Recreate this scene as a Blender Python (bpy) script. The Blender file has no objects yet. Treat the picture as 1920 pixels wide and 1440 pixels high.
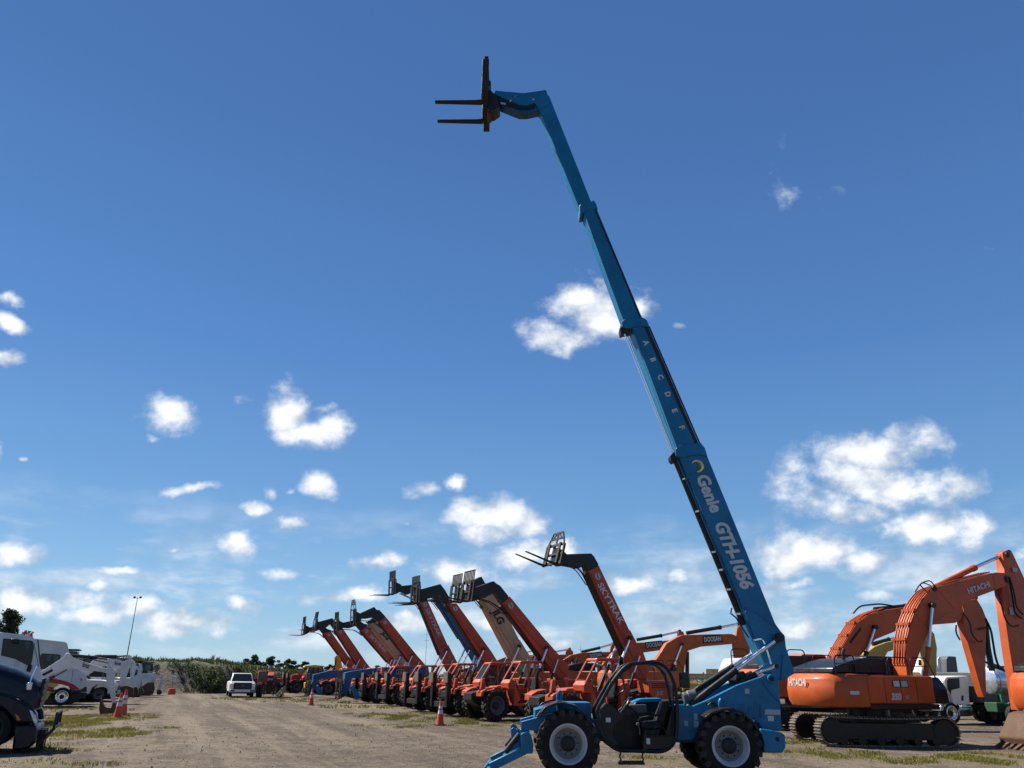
import bpy, bmesh, math, random
from mathutils import Vector, Matrix
random.seed(7)
PI = math.pi
scene = bpy.context.scene
COL = scene.collection

# ------------------------------------------------------------------ camera
FPX, PITCH, ROLL, CAMH = 1442.0, math.radians(20.95), math.radians(0.75), 1.75
cam_d = bpy.data.cameras.new('camera')
cam_d.sensor_width = 36.0
cam_d.lens = FPX / 1920 * 36.0
cam_d.clip_start = 0.1
cam_d.clip_end = 6000
cam = bpy.data.objects.new('camera', cam_d)
COL.objects.link(cam)
CM = Matrix.Rotation(PI / 2 + PITCH, 3, 'X') @ Matrix.Rotation(ROLL, 3, 'Z')
cam.matrix_world = Matrix.Translation((0, 0, CAMH)) @ CM.to_4x4()
scene.camera = cam

# ------------------------------------------------------------------ sun, exposure
SUN_EL, SUN_X, SUN_Y = math.radians(50), -0.90, 0.44
sdir = Vector((SUN_X, SUN_Y, 0)).normalized() * math.cos(SUN_EL) + Vector((0, 0, math.sin(SUN_EL)))
sun_d = bpy.data.lights.new('sun', 'SUN')
sun_d.energy = 5.0
sun_d.angle = math.radians(0.53)
sun_d.color = (1.0, 0.945, 0.85)
sun = bpy.data.objects.new('sun', sun_d)
COL.objects.link(sun)
sun.rotation_euler = sdir.to_track_quat('Z', 'Y').to_euler()
scene.view_settings.view_transform = 'Standard'
scene.view_settings.look = 'None'
scene.view_settings.exposure = 0.95
scene.view_settings.gamma = 1.0
scene.view_settings.use_curve_mapping = False

# ------------------------------------------------------------------ node helpers
class NT:
    def __init__(s, tree): s.t = tree; s.n = tree.nodes; s.l = tree.links
    def new(s, typ, **kw):
        n = s.n.new(typ)
        for k, v in kw.items(): setattr(n, k, v)
        return n
    def link(s, a, b): s.l.new(a, b)
    def put(s, sock, v):
        if isinstance(v, bpy.types.NodeSocket): s.l.new(v, sock)
        elif v is not None: sock.default_value = v
    def math(s, op, a, b=None, c=None, clamp=False):
        n = s.new('ShaderNodeMath', operation=op); n.use_clamp = clamp
        s.put(n.inputs[0], a)
        if b is not None: s.put(n.inputs[1], b)
        if c is not None: s.put(n.inputs[2], c)
        return n.outputs[0]
    def vmath(s, op, a, b=None, c=None):
        n = s.new('ShaderNodeVectorMath', operation=op)
        s.put(n.inputs[0], a)
        if b is not None: s.put(n.inputs[1], b)
        if c is not None: s.put(n.inputs[2], c)
        return n.outputs['Value'] if op in ('LENGTH', 'DOT_PRODUCT', 'DISTANCE') else n.outputs[0]
    def noise(s, vec, scale, detail=4, rough=0.55, dist=0.0, col=False):
        n = s.new('ShaderNodeTexNoise'); s.put(n.inputs['Vector'], vec)
        n.inputs['Scale'].default_value = scale; n.inputs['Detail'].default_value = detail
        n.inputs['Roughness'].default_value = rough; n.inputs['Distortion'].default_value = dist
        return n.outputs['Color' if col else 'Fac']
    def ramp(s, v, a, b, lo=0.0, hi=1.0, smooth=True):
        n = s.new('ShaderNodeMapRange'); n.interpolation_type = 'SMOOTHSTEP' if smooth else 'LINEAR'
        s.put(n.inputs[0], v); n.inputs[1].default_value = a; n.inputs[2].default_value = b
        n.inputs[3].default_value = lo; n.inputs[4].default_value = hi
        return n.outputs[0]
    def mix(s, f, a, b, blend='MIX'):
        n = s.new('ShaderNodeMix', data_type='RGBA', blend_type=blend)
        s.put(n.inputs[0], f)
        s.put(n.inputs[6], (*a, 1) if isinstance(a, tuple) and len(a) == 3 else a)
        s.put(n.inputs[7], (*b, 1) if isinstance(b, tuple) and len(b) == 3 else b)
        return n.outputs[2]

# ------------------------------------------------------------------ world: sky and fair-weather clouds
world = bpy.data.worlds.new('World')
scene.world = world
world.use_nodes = True
w = NT(world.node_tree)
w.n.clear()
sky = w.new('ShaderNodeTexSky', sky_type='NISHITA')
sky.sun_disc = False
sky.sun_elevation = SUN_EL
sky.sun_rotation = math.atan2(SUN_X, SUN_Y)
sky.altitude = 0
sky.air_density = 1.0
sky.dust_density = 0.0
sky.ozone_density = 2.0
SKY_STRENGTH = 0.10
tc = w.new('ShaderNodeTexCoord')
dvec = tc.outputs['Generated']
# tangent-plane coordinates of a direction about the bearing of the yard (1 unit = 1/1.442 of the tangent)
ax, ay, az = CM.col[0], CM.col[1], -CM.col[2]
dz_ = w.math('MAXIMUM', w.vmath('DOT_PRODUCT', dvec, tuple(az)), 0.05)
px_ = w.math('DIVIDE', w.vmath('DOT_PRODUCT', dvec, tuple(ax)), dz_)
py_ = w.math('DIVIDE', w.vmath('DOT_PRODUCT', dvec, tuple(ay)), dz_)
cmb = w.new('ShaderNodeCombineXYZ')
w.put(cmb.inputs[0], px_); w.put(cmb.inputs[1], py_); cmb.inputs[2].default_value = 1.0
P = cmb.outputs[0]
CLOUDS = [  # centre x, y, half width, half height, thinness
 (1118,582,92,48,0),(1045,628,62,34,0),(1185,580,48,26,.2),(1075,555,36,24,.1),
 (541,772,44,42,.1),(588,808,66,30,0),(632,790,36,22,.2),(620,762,24,10,.5),
 (312,776,56,28,.15),(294,815,12,9,.5),(455,748,24,14,.62),
 (1640,842,112,40,0),(1715,912,120,34,0),(1575,950,80,34,.25),(1500,905,52,60,.45),(1590,885,86,42,.2),
 (1740,990,108,32,0),(1815,985,40,20,.5),
 (1522,1046,108,36,0),(1612,1060,56,24,.2),
 (915,972,82,36,.05),(965,965,58,40,.1),(900,1000,60,24,.4),
 (985,1042,66,30,.05),(1060,1030,34,22,.2),(858,1078,64,28,.05),
 (1208,1094,56,20,.1),(710,1058,46,17,.1),(525,1067,36,15,.2),(430,1022,32,20,.15),
 (545,990,34,12,.3),(604,924,40,26,.35),(500,932,16,15,.4),(456,963,34,11,.35),(365,914,44,11,.25),
 (861,908,22,16,.35),(786,920,36,18,.5),(543,934,15,10,.5),(335,1030,11,7,.5),(771,989,12,7,.55),
 (44,1046,52,20,.05),(20,556,30,15,.35),(14,601,30,16,.25),(10,668,30,16,.4),(0,850,18,22,.3),(54,856,12,7,.45),
 (70,1128,92,22,.1),(165,1146,84,18,.2),(245,1140,46,26,.25),(212,1075,46,9,.35),(168,1093,26,10,.45),
 (446,1132,36,14,.25),(330,1172,90,28,.35),(600,1122,64,15,.5),(690,1118,54,15,.5),(745,1166,60,18,.4),
 (1285,1084,18,13,.3),(1274,616,12,8,.6),(1522,368,74,40,1.0),(1500,350,40,30,1.02),(1466,285,24,40,1.08),(1862,468,30,12,1.0),
 (1492,1172,44,24,.3),(1642,1122,40,15,.35),(1492,1090,60,12,.5),(1062,1196,60,18,.45),(915,1166,50,16,.45),(1902,1030,26,14,.4),(1270,1120,60,16,.6)]
wob = w.vmath('SUBTRACT', w.noise(P, 6.5, 5, .6, col=True), (0.5, 0.5, 0.5))
Pw = w.vmath('MULTIPLY_ADD', wob, (0.085, 0.06, 0.0), P)
best = None
for (cx, cy, rw, rh, th) in CLOUDS:
    cxn, cyn = (cx - 960) / FPX, -(cy - 720) / FPX
    ix, iy = FPX / (rw * 1.36), FPX / (rh * 1.36)
    d = w.vmath('LENGTH', w.vmath('MULTIPLY_ADD', Pw, (ix, iy, 0.0), (-cxn * ix, -cyn * iy, th)))
    best = d if best is None else w.math('MINIMUM', best, d)
detail = w.noise(w.vmath('MULTIPLY', P, (1.0, 1.3, 0.0)), 16.0, 9, .61)
soft = w.noise(w.vmath('MULTIPLY', P, (1.0, 1.3, 0.0)), 15.0, 3, .5)
detail2 = w.noise(w.vmath('MULTIPLY_ADD', P, (1.0, 1.3, 0.0), (0.014, -0.018, 0.0)), 15.0, 3, .5)
edge = w.math('MULTIPLY_ADD', w.math('SUBTRACT', detail, 0.5), 2.15, w.math('SUBTRACT', 1.0, best))
cover = w.ramp(edge, 0.0, 0.78)
# thin broken layer low over the horizon
sep = w.new('ShaderNodeSeparateXYZ'); w.link(dvec, sep.inputs[0])
elz = sep.outputs[2]
band = w.math('MULTIPLY', w.ramp(elz, 0.0, 0.05), w.ramp(elz, 0.22, 0.09))
lown = w.noise(w.vmath('MULTIPLY', dvec, (1.0, 1.0, 3.4)), 7.0, 6, .58)
low = w.math('MULTIPLY', w.ramp(lown, 0.43, 0.70), w.math('MULTIPLY', band, 0.75))
cover = w.math('MAXIMUM', cover, low)
# sun-side shading inside the clouds
shade = w.math('MULTIPLY_ADD', w.math('SUBTRACT', soft, detail2), 3.0, 0.60, clamp=True)
thick = w.ramp(edge, 0.25, 1.2)
lit = w.math('ADD', w.math('MULTIPLY', shade, 0.35), w.math('MULTIPLY_ADD', thick, 0.22, 0.55))
CLOUD_LIT, CLOUD_DIM = (0.93, 0.945, 0.96), (0.36, 0.45, 0.57)
ccol = w.mix(w.ramp(lit, 0.5, 1.0), CLOUD_DIM, CLOUD_LIT)
skys = w.mix(1.0, sky.outputs[0], (0.62 * SKY_STRENGTH, 0.86 * SKY_STRENGTH, 1.06 * SKY_STRENGTH), 'MULTIPLY')
# the deep clear blue of the day by height above the horizon, the same all round
cr = w.new('ShaderNodeValToRGB'); w.link(elz, cr.inputs[0]); els = cr.color_ramp.elements
for k, (p_, c_) in enumerate(((0.0, (.42, .60, .78)), (.10, (.28, .50, .765)), (.20, (.170, .370, .685)), (.38, (.096, .248, .585)), (.62, (.066, .172, .445)), (1.0, (.045, .125, .36)))):
    e_ = els[k] if k < 2 else els.new(p_)
    e_.position = p_; e_.color = (*c_, 1)
skys = w.mix(0.72, skys, cr.outputs[0])
skys = w.mix(1.0, skys, (.525, .525, .525), 'MULTIPLY'); ccol = w.mix(1.0, ccol, (.60, .60, .60), 'MULTIPLY')
final = w.mix(w.math('MULTIPLY', cover, 0.95), skys, ccol)
bg = w.new('ShaderNodeBackground'); w.link(final, bg.inputs[0]); bg.inputs[1].default_value = 1.0
out = w.new('ShaderNodeOutputWorld'); w.link(bg.outputs[0], out.inputs[0])

# ------------------------------------------------------------------ where things stand
def ray(x, y): return CM @ Vector(((x - 960) / FPX, -(y - 720) / FPX, -1.0))
def ground_at(x, y, z=0.0):
    d = ray(x, y); t = (z - CAMH) / d.z
    return Vector((d.x * t, d.y * t, z))
def at_depth(x, y, Y):
    d = ray(x, y); t = Y / d.y
    return Vector((d.x * t, Y, CAMH + d.z * t))
class Frame:
    """A machine's own axes: origin on the ground, x forward, y to its left, z up."""
    def __init__(s, x, y, yaw): s.o = Vector((x, y, 0)); s.yaw = yaw; s.e = Vector((math.cos(yaw), math.sin(yaw), 0)); s.n = Vector((-math.sin(yaw), math.cos(yaw), 0))
    def side(s, px, py, off=0.0):
        d = ray(px, py); q = s.o + s.n * off; c = Vector((0, 0, CAMH))
        t = (q - c).dot(s.n) / d.dot(s.n); p = c + d * t
        return ((p - s.o).dot(s.e), p.z)
    def poly(s, pts, off=0.0): return [s.side(a, b, off) for a, b in pts]
    def pt(s, px, py, off=0.0):
        u, z = s.side(px, py, off); return Vector((u, off, z))

# ------------------------------------------------------------------ mesh builder
class MB:
    def __init__(s): s.v = []; s.f = []
    def add(s, vs, fs):
        k = len(s.v); s.v += [tuple(a) for a in vs]; s.f += [tuple(i + k for i in f) for f in fs]; return s
    def box(s, x0, x1, y0, y1, z0, z1):
        return s.add([(x0,y0,z0),(x1,y0,z0),(x1,y1,z0),(x0,y1,z0),(x0,y0,z1),(x1,y0,z1),(x1,y1,z1),(x0,y1,z1)],
                     [(0,3,2,1),(4,5,6,7),(0,1,5,4),(1,2,6,5),(2,3,7,6),(3,0,4,7)])
    def prism(s, pts, y0, y1):
        n = len(pts)
        return s.add([(u, y0, z) for u, z in pts] + [(u, y1, z) for u, z in pts],
                     [tuple(range(n)), tuple(range(2 * n - 1, n - 1, -1))] + [(i, i + n, (i + 1) % n + n, (i + 1) % n) for i in range(n)])
    def prism_x(s, pts, x0, x1):
        n = len(pts)
        return s.add([(x0, a, b) for a, b in pts] + [(x1, a, b) for a, b in pts],
                     [tuple(range(n)), tuple(range(2 * n - 1, n - 1, -1))] + [(i, i + n, (i + 1) % n + n, (i + 1) % n) for i in range(n)])
    def prism_z(s, pts, z0, z1):
        n = len(pts)
        return s.add([(a, b, z0) for a, b in pts] + [(a, b, z1) for a, b in pts],
                     [tuple(range(n)), tuple(range(2 * n - 1, n - 1, -1))] + [(i, i + n, (i + 1) % n + n, (i + 1) % n) for i in range(n)])
    def rings(s, rings, closed=True, caps=True):
        k = len(s.v); n = len(rings[0])
        for r in rings: s.v += [tuple(p) for p in r]
        for a in range(len(rings) - 1):
            for i in range(n if closed else n - 1):
                j = (i + 1) % n
                s.f.append((k + a*n + i, k + a*n + j, k + (a+1)*n + j, k + (a+1)*n + i))
        if caps:
            s.f.append(tuple(k + i for i in range(n))); s.f.append(tuple(k + (len(rings)-1)*n + i for i in reversed(range(n))))
        return s
    def tube(s, pts, r, n=8, closed=False, caps=True):
        pts = [Vector(p) for p in pts]; m = len(pts); rings = []; up = None
        for i, p in enumerate(pts):
            if closed: t = pts[(i+1) % m] - pts[i-1]
            else: t = pts[min(i+1, m-1)] - pts[max(i-1, 0)]
            t.normalize()
            if up is None: up = Vector((0, 0, 1)) if abs(t.z) < 0.9 else Vector((0, 1, 0))
            a = (up - t * up.dot(t)).normalized(); up = a; b = t.cross(a)
            rr = r[i] if isinstance(r, (list, tuple)) else r
            rings.append([p + a * math.cos(2*PI*k/n) * rr + b * math.sin(2*PI*k/n) * rr for k in range(n)])
        if closed: rings.append(rings[0]); return s.rings(rings, True, False)
        return s.rings(rings, True, caps)
    def cyl(s, p, q, r0, r1=None, n=14): return s.tube([p, q], [r0, r0 if r1 is None else r1], n)
    def beam(s, p, q, wd, ht, side=(0, 1, 0)):
        p = Vector(p); q = Vector(q); t = (q - p).normalized(); a = Vector(side); a = (a - t * a.dot(t)).normalized(); b = t.cross(a)
        return s.rings([[c + a*wd/2 + b*ht/2, c - a*wd/2 + b*ht/2, c - a*wd/2 - b*ht/2, c + a*wd/2 - b*ht/2] for c in (p, q)])
    def lathe(s, prof, c, n=28, axis='y', closed=False):
        c = Vector(c); rings = []
        for r, h in prof:
            ring = []
            for k in range(n):
                a = 2*PI*k/n; ca, sa = r*math.cos(a), r*math.sin(a)
                ring.append(c + (Vector((ca, h, sa)) if axis == 'y' else Vector((ca, sa, h)) if axis == 'z' else Vector((h, ca, sa))))
            rings.append(ring)
        if closed: rings.append(rings[0])
        return s.rings(rings, True, False)
    def xform(s, M, start=0):
        for i in range(start, len(s.v)): s.v[i] = tuple(M @ Vector(s.v[i]))
        return s
    def mesh(s, name, mat, sharp=32):
        me = bpy.data.meshes.new(name); me.from_pydata(s.v, [], s.f)
        b = bmesh.new(); b.from_mesh(me); bmesh.ops.recalc_face_normals(b, faces=b.faces); b.to_mesh(me); b.free()
        if sharp:
            me.shade_smooth(); me.set_sharp_from_angle(angle=math.radians(sharp))
        if mat: me.materials.append(mat)
        return me
    def build(s, name, mat, parent=None, bevel=0.0, sharp=32, seg=2):
        return obj(name, s.mesh(name, mat, sharp), parent, bevel, seg)
def obj(name, me, parent=None, bevel=0.0, seg=2):
    o = bpy.data.objects.new(name, me); COL.objects.link(o)
    if parent is not None: o.parent = parent
    if bevel:
        m = o.modifiers.new('bevel', 'BEVEL'); m.width = bevel; m.segments = seg; m.limit_method = 'ANGLE'; m.angle_limit = math.radians(35)
    return o
def tag(o, label=None, cat=None, group=None, kind=None):
    if label: o['label'] = label
    if cat: o['category'] = cat
    if group: o['group'] = group
    if kind: o['kind'] = kind
    return o
def empty(name, loc, yaw=0.0, label=None, cat=None, group=None):
    o = bpy.data.objects.new(name, None); COL.objects.link(o); o.empty_display_size = 0.3
    o.location = loc; o.rotation_euler = (0, 0, yaw)
    return tag(o, label, cat, group)
def thing(name, fr, label, cat, group=None): return empty(name, fr.o, fr.yaw, label, cat, group)
def copy_tree(o, parent=None):
    c = o.copy(); COL.objects.link(c)
    if parent is not None: c.parent = parent
    for ch in list(o.children): copy_tree(ch, c)
    return c
def kids(o, name):
    return [c for c in o.children if c.name.split('.')[0] == name]

TXT = {}
def lettering(text, pos, T, N, size, mat, parent, fit=None, bold=0.0, shear=0.0, depth=0.006, name='lettering', spacing=1.0, align='LEFT'):
    """Flat raised letters: origin pos, reading direction T, facing N (the parent's axes)."""
    key = (text, size, bold, shear, spacing, mat.name, align)
    if key not in TXT:
        cu = bpy.data.curves.new('lettering', 'FONT'); cu.body = text; cu.size = size; cu.offset = bold; cu.shear = shear
        cu.extrude = depth / 2; cu.resolution_u = 3; cu.space_character = spacing; cu.align_x = align
        t = bpy.data.objects.new('lettering_source', cu); COL.objects.link(t); bpy.context.view_layer.update()
        me = bpy.data.meshes.new_from_object(t.evaluated_get(bpy.context.evaluated_depsgraph_get()))
        bpy.data.objects.remove(t); bpy.data.curves.remove(cu)
        me.materials.clear(); me.materials.append(mat); TXT[key] = me
    T = Vector(T).normalized(); N = Vector(N).normalized(); U = N.cross(T)
    o = obj(name, TXT[key], parent)
    Mx = Matrix((T, U, N)).transposed().to_4x4(); Mx.translation = Vector(pos) + N * (depth / 2 + 0.003)
    if fit: Mx = Mx @ Matrix.Diagonal((fit / max(v.co.x for v in TXT[key].vertices), 1, 1, 1))
    o.matrix_local = Mx
    return o

# ------------------------------------------------------------------ materials
MATS = {}
ALB = 0.72          # one even cut of the non-metal base colours, so shaded faces come out darker
def paint(name, col, rough=0.42, dirt=0.25, metal=0.0, coat=0.12, dust=(0.23, 0.185, 0.135), fade=0.14, scale=1.0, bump=0.08):
    if name in MATS: return MATS[name]
    if not metal: col = tuple(c*ALB for c in col); dust = tuple(c*ALB for c in dust)
    m = bpy.data.materials.new(name); m.use_nodes = True; t = NT(m.node_tree)
    b = t.n['Principled BSDF']; tcx = t.new('ShaderNodeTexCoord'); v = tcx.outputs['Object']
    n1 = t.noise(v, 1.3 * scale, 5, .6); n2 = t.noise(v, 7.0 * scale, 6, .68); n3 = t.noise(t.vmath('MULTIPLY', v, (6.0, 6.0, 1.1)), 2.6 * scale, 4, .6)
    c = t.mix(t.ramp(n1, .3, .7), tuple(x * (1 - fade) for x in col), tuple(min(1, x * (1 + fade) + .012 * fade) for x in col))
    if dirt:
        dm = t.math('MULTIPLY', t.math('ADD', t.ramp(n2, .5, .78), t.math('MULTIPLY', t.ramp(n3, .52, .75), .6)), dirt, clamp=True)
        c = t.mix(dm, c, dust)
    t.link(c, b.inputs['Base Color'])
    t.link(t.ramp(n2, .25, .8, max(.05, rough - .1), min(1, rough + .22)), b.inputs['Roughness'])
    b.inputs['Metallic'].default_value = metal
    if max(col) < .05 and not metal: b.inputs['Specular IOR Level'].default_value = .28
    if not metal and max(col) >= .05: b.inputs['Specular IOR Level'].default_value = .36
    b.inputs['Coat Weight'].default_value = coat; b.inputs['Coat Roughness'].default_value = .18
    bp = t.new('ShaderNodeBump'); bp.inputs['Strength'].default_value = bump; bp.inputs['Distance'].default_value = .02
    t.link(n2, bp.inputs['Height']); t.link(bp.outputs[0], b.inputs['Normal'])
    MATS[name] = m; return m
def glass(name, col=(0.02, 0.035, 0.04), see=0.35, rough=.04):
    if name in MATS: return MATS[name]
    m = bpy.data.materials.new(name); m.use_nodes = True; t = NT(m.node_tree)
    b = t.n['Principled BSDF']; b.inputs['Base Color'].default_value = (*col, 1); b.inputs['Roughness'].default_value = rough
    b.inputs['Specular IOR Level'].default_value = .28
    tr = t.new('ShaderNodeBsdfTransparent'); tr.inputs[0].default_value = (.72, .84, .82, 1)
    mx = t.new('ShaderNodeMixShader'); mx.inputs[0].default_value = see
    t.link(b.outputs[0], mx.inputs[1]); t.link(tr.outputs[0], mx.inputs[2])
    t.link(mx.outputs[0], t.n['Material Output'].inputs[0])
    MATS[name] = m; return m
BLUE = paint('blue_paint', (0.0003, 0.178, 0.365), .42, .16, coat=.08, dust=(.010, .055, .10))
BLUE_B = paint('darker_blue_paint', (0.001, 0.100, 0.255), .45, .10)
ORANGE = paint('red_orange_paint', (0.53, 0.075, 0.022), .5, .08, fade=.16)
ORANGE_X = paint('excavator_orange_paint', (0.56, 0.094, 0.012), .48, .12, fade=.14)
ORANGE_D = paint('faded_orange_paint', (0.50, 0.105, 0.016), .52, .15, fade=.14)
ORANGE_F = paint('sun_faded_orange_paint', (0.50, 0.095, 0.048), .6, .12, fade=.2)
ORANGE_R = paint('redder_orange_paint', (0.50, 0.058, 0.016), .45, .06)
MASTG = paint('mast_paint', (0.09, 0.10, 0.11), .6, 0, coat=0, fade=.03, bump=0)
RED = paint('red_paint', (0.42, 0.03, 0.02), .45, .2)
TAN = paint('tan_paint', (0.50, 0.385, 0.21), .5, .15)
YELLOW = paint('yellow_paint', (0.72, 0.42, 0.045), .45, .2)
DULLYEL = paint('dull_yellow_paint', (0.48, 0.33, 0.07), .5, .3)
BLACK = paint('black_paint', (0.007, 0.007, 0.008), .38, .1, dust=(.12, .10, .08))
DARK = paint('dark_steel', (0.018, 0.018, 0.019), .5, .2, dust=(.14, .11, .08))
GREY = paint('grey_paint', (0.11, 0.115, 0.12), .5, .25)
STEEL = paint('worn_steel', (0.035, 0.027, 0.022), .6, .35, dust=(.10, .06, .035), coat=0)
RUST = paint('rusty_steel', (0.12, 0.062, 0.035), .75, .5, coat=0, dust=(.2, .12, .07))
PADBROWN = paint('brown_plate', (0.17, 0.125, 0.085), .7, .4, coat=0)
CHROME = paint('chrome', (0.78, 0.79, 0.80), .12, .04, metal=1.0, coat=0, fade=.03, bump=.01)
WHITE = paint('white_paint', (0.86, 0.86, 0.85), .38, .10, dust=(.35, .3, .24), fade=.05)
OFFWHITE = paint('worn_white_paint', (0.74, 0.74, 0.72), .5, .22, fade=.08)
RIM = paint('pale_rim_paint', (0.62, 0.62, 0.60), .5, .32, dust=(.25, .2, .15))
DECAL = paint('white_decal', (0.72, 0.72, 0.70), .5, .06, coat=0, fade=.04, bump=.0)
DECAL_G = paint('silver_decal', (0.50, 0.52, 0.54), .5, .06, coat=0, fade=.04, bump=.0)
DECAL_K = paint('black_decal', (0.012, 0.012, 0.014), .5, .03, coat=0, fade=.0, bump=.0)
GOLD = paint('gold_decal', (0.62, 0.46, 0.18), .28, .05, metal=.9, coat=0, bump=.0)
NAVY = paint('navy_paint', (0.003, 0.0045, 0.012), .3, .03, coat=.12, dust=(.06, .06, .06), fade=.1)
SIGNRED = paint('red_vinyl', (0.45, 0.015, 0.02), .4, .05)
SIGNYEL = paint('yellow_vinyl', (0.68, 0.52, 0.03), .4, .05)
CONE_O = paint('cone_orange', (0.75, 0.085, 0.03), .5, .12, coat=.1)
AMBER = paint('amber_lens', (0.75, 0.20, 0.02), .2, .02, coat=.5)
REDLENS = paint('red_lens', (0.45, 0.03, 0.02), .2, .02, coat=.5)
LAMP = paint('lamp_lens', (0.55, 0.57, 0.58), .15, .03, metal=.6, coat=.6, bump=.01)
RUBBER = paint('tyre_rubber', (0.014, 0.013, 0.012), .85, .5, coat=0, dust=(.085, .07, .052), bump=.25)
TREADTOP = paint('worn_tread', (0.050, 0.041, 0.032), .9, .5, coat=0, dust=(.12, .095, .07), bump=.3)
DISH = paint('rim_dish_paint', (0.23, 0.235, 0.24), .55, .4, coat=0, dust=(.16, .13, .10))
SEAT = paint('seat_vinyl', (0.009, 0.009, 0.010), .6, .1, coat=0)
GLASS = glass('cab_glass', (0.02, 0.05, 0.05), .45)
GLASS_D = glass('dark_glass', (0.008, 0.012, 0.013), .0, .08)

# ------------------------------------------------------------------ wheels
WH = {}
def wheel(parent, x, y, r, wd, side, rim=None, lugs=True, rimr=.56, name='wheel', steer=0.0):
    """Tyre mesh (the part) with rim and hub below it; side is the outward direction along local y."""
    rim = rim or RIM
    key = (round(r, 3), round(wd, 3), rim.name, lugs, rimr)
    if key not in WH:
        h = wd / 2; ri = r * rimr; b = MB()
        b.lathe([(ri, -h*.80), (ri*1.10, -h*.95), (r*.82, -h), (r*.90, -h*.93), (r*.915, -h*.75), (r*.925, 0), (r*.915, h*.75), (r*.90, h*.93), (r*.82, h), (ri*1.10, h*.95), (ri, h*.80)], (0, 0, 0), 40, closed=True)
        ncar = len(b.f)
        if lugs:
            nl = 19
            for sgn in (-1, 1):
                for k in range(nl):
                    a0 = 2*PI*(k + (0 if sgn < 0 else .5))/nl
                    def P3(a, rr, yy): return (rr*math.cos(a), yy*sgn, rr*math.sin(a))
                    da = .072; sk = .17; r1 = r; r0 = r*.895
                    o = [P3(a0-da*.7, r1, -.02*wd), P3(a0+da*.7, r1, -.02*wd), P3(a0+sk+da*1.15, r1*.992, h*.98), P3(a0+sk-da*1.0, r1*.992, h*.98)]
                    i_ = [P3(a0-da*1.1, r0, -.04*wd), P3(a0+da*1.1, r0, -.04*wd), P3(a0+sk+da*1.4, r0*.97, h*1.03), P3(a0+sk-da*1.3, r0*.97, h*1.03)]
                    sh = [P3(a0+sk+da*1.0, r*.80, h*1.035), P3(a0+sk-da*.7, r*.80, h*1.035)]
                    b.add(o + i_, [(0,1,2,3),(4,7,6,5),(0,4,5,1),(1,5,6,2),(2,6,7,3),(3,7,4,0)])
                    b.add([o[3], o[2], sh[0], sh[1], P3(a0+sk+da*1.0, r*.80, h*.9), P3(a0+sk-da*.7, r*.80, h*.9)], [(0,1,2,3),(3,2,4,5),(0,3,5),(1,4,2)])
        tyre = b.mesh('wheel', RUBBER, 40); tyre.materials.append(TREADTOP)
        for pi in range(ncar, len(tyre.polygons)): tyre.polygons[pi].material_index = 1
        q = MB()
        q.lathe([(ri*1.06, h*.84), (ri*1.06, h*.93), (ri*.99, h*.96), (ri*.94, h*.90), (ri*.91, h*.62), (ri*.86, h*.55), (ri*.85, h*.30), (ri*.79, h*.22), (ri*.9, -h*.3), (ri, -h*.84)], (0, 0, 0), 40)
        rm = q.mesh('rim', rim, 30)
        q = MB(); q.lathe([(ri*.82, h*.20), (ri*.76, h*.30), (ri*.70, h*.30), (ri*.62, h*.14), (ri*.45, h*.14), (0.001, h*.14), (0.001, 0), (ri*.8, 0)], (0, 0, 0), 36); ds = q.mesh('rim_dish', DISH if rim is RIM else rim, 30)
        hb = MB(); hb.lathe([(ri*.42, h*.18), (ri*.40, h*.42), (ri*.33, h*.50), (ri*.16, h*.52), (0.001, h*.52)], (0, 0, 0), 20)
        for k in range(10):
            a = 2*PI*k/10; c = (ri*.55*math.cos(a), h*.18, ri*.55*math.sin(a)); hb.cyl(c, (c[0], h*.30, c[2]), ri*.045, n=6)
        hub = hb.mesh('hub', DARK, 30)
        WH[key] = (tyre, rm, hub, ds)
    t, rm, hb, ds = WH[key]
    o = obj(name, t, parent); o.location = (x, y, r); 
    o.rotation_euler = (0, random.uniform(0, 6), (0 if side > 0 else PI) + steer)
    obj('rim', rm, o); obj('hub', hb, o); obj('rim_dish', ds, o)
    return o
def arc(c, r, a0, a1, n): return [(c[0] + r*math.cos(a0 + (a1-a0)*i/n), c[1] + r*math.sin(a0 + (a1-a0)*i/n)) for i in range(n+1)]
def roundpath(pts, rad=.12, n=4, closed=False):
    """Rounds the corners of a 3D polyline."""
    P_ = [Vector(p) for p in pts]; o = []; m = len(P_)
    for i, p in enumerate(P_):
        if not closed and i in (0, m-1): o.append(p); continue
        a, c = P_[i-1], P_[(i+1) % m]; d0 = (a-p); d1 = (c-p); r = min(rad, d0.length*.45, d1.length*.45)
        s, e = p + d0.normalized()*r, p + d1.normalized()*r
        for k in range(n+1):
            t = k/n; o.append(s*(1-t)**2 + p*2*t*(1-t) + e*t*t)
    return o

# ================================================================== SETTING
LANE = Vector((-0.385, 0.923, 0)).normalized()
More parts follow.
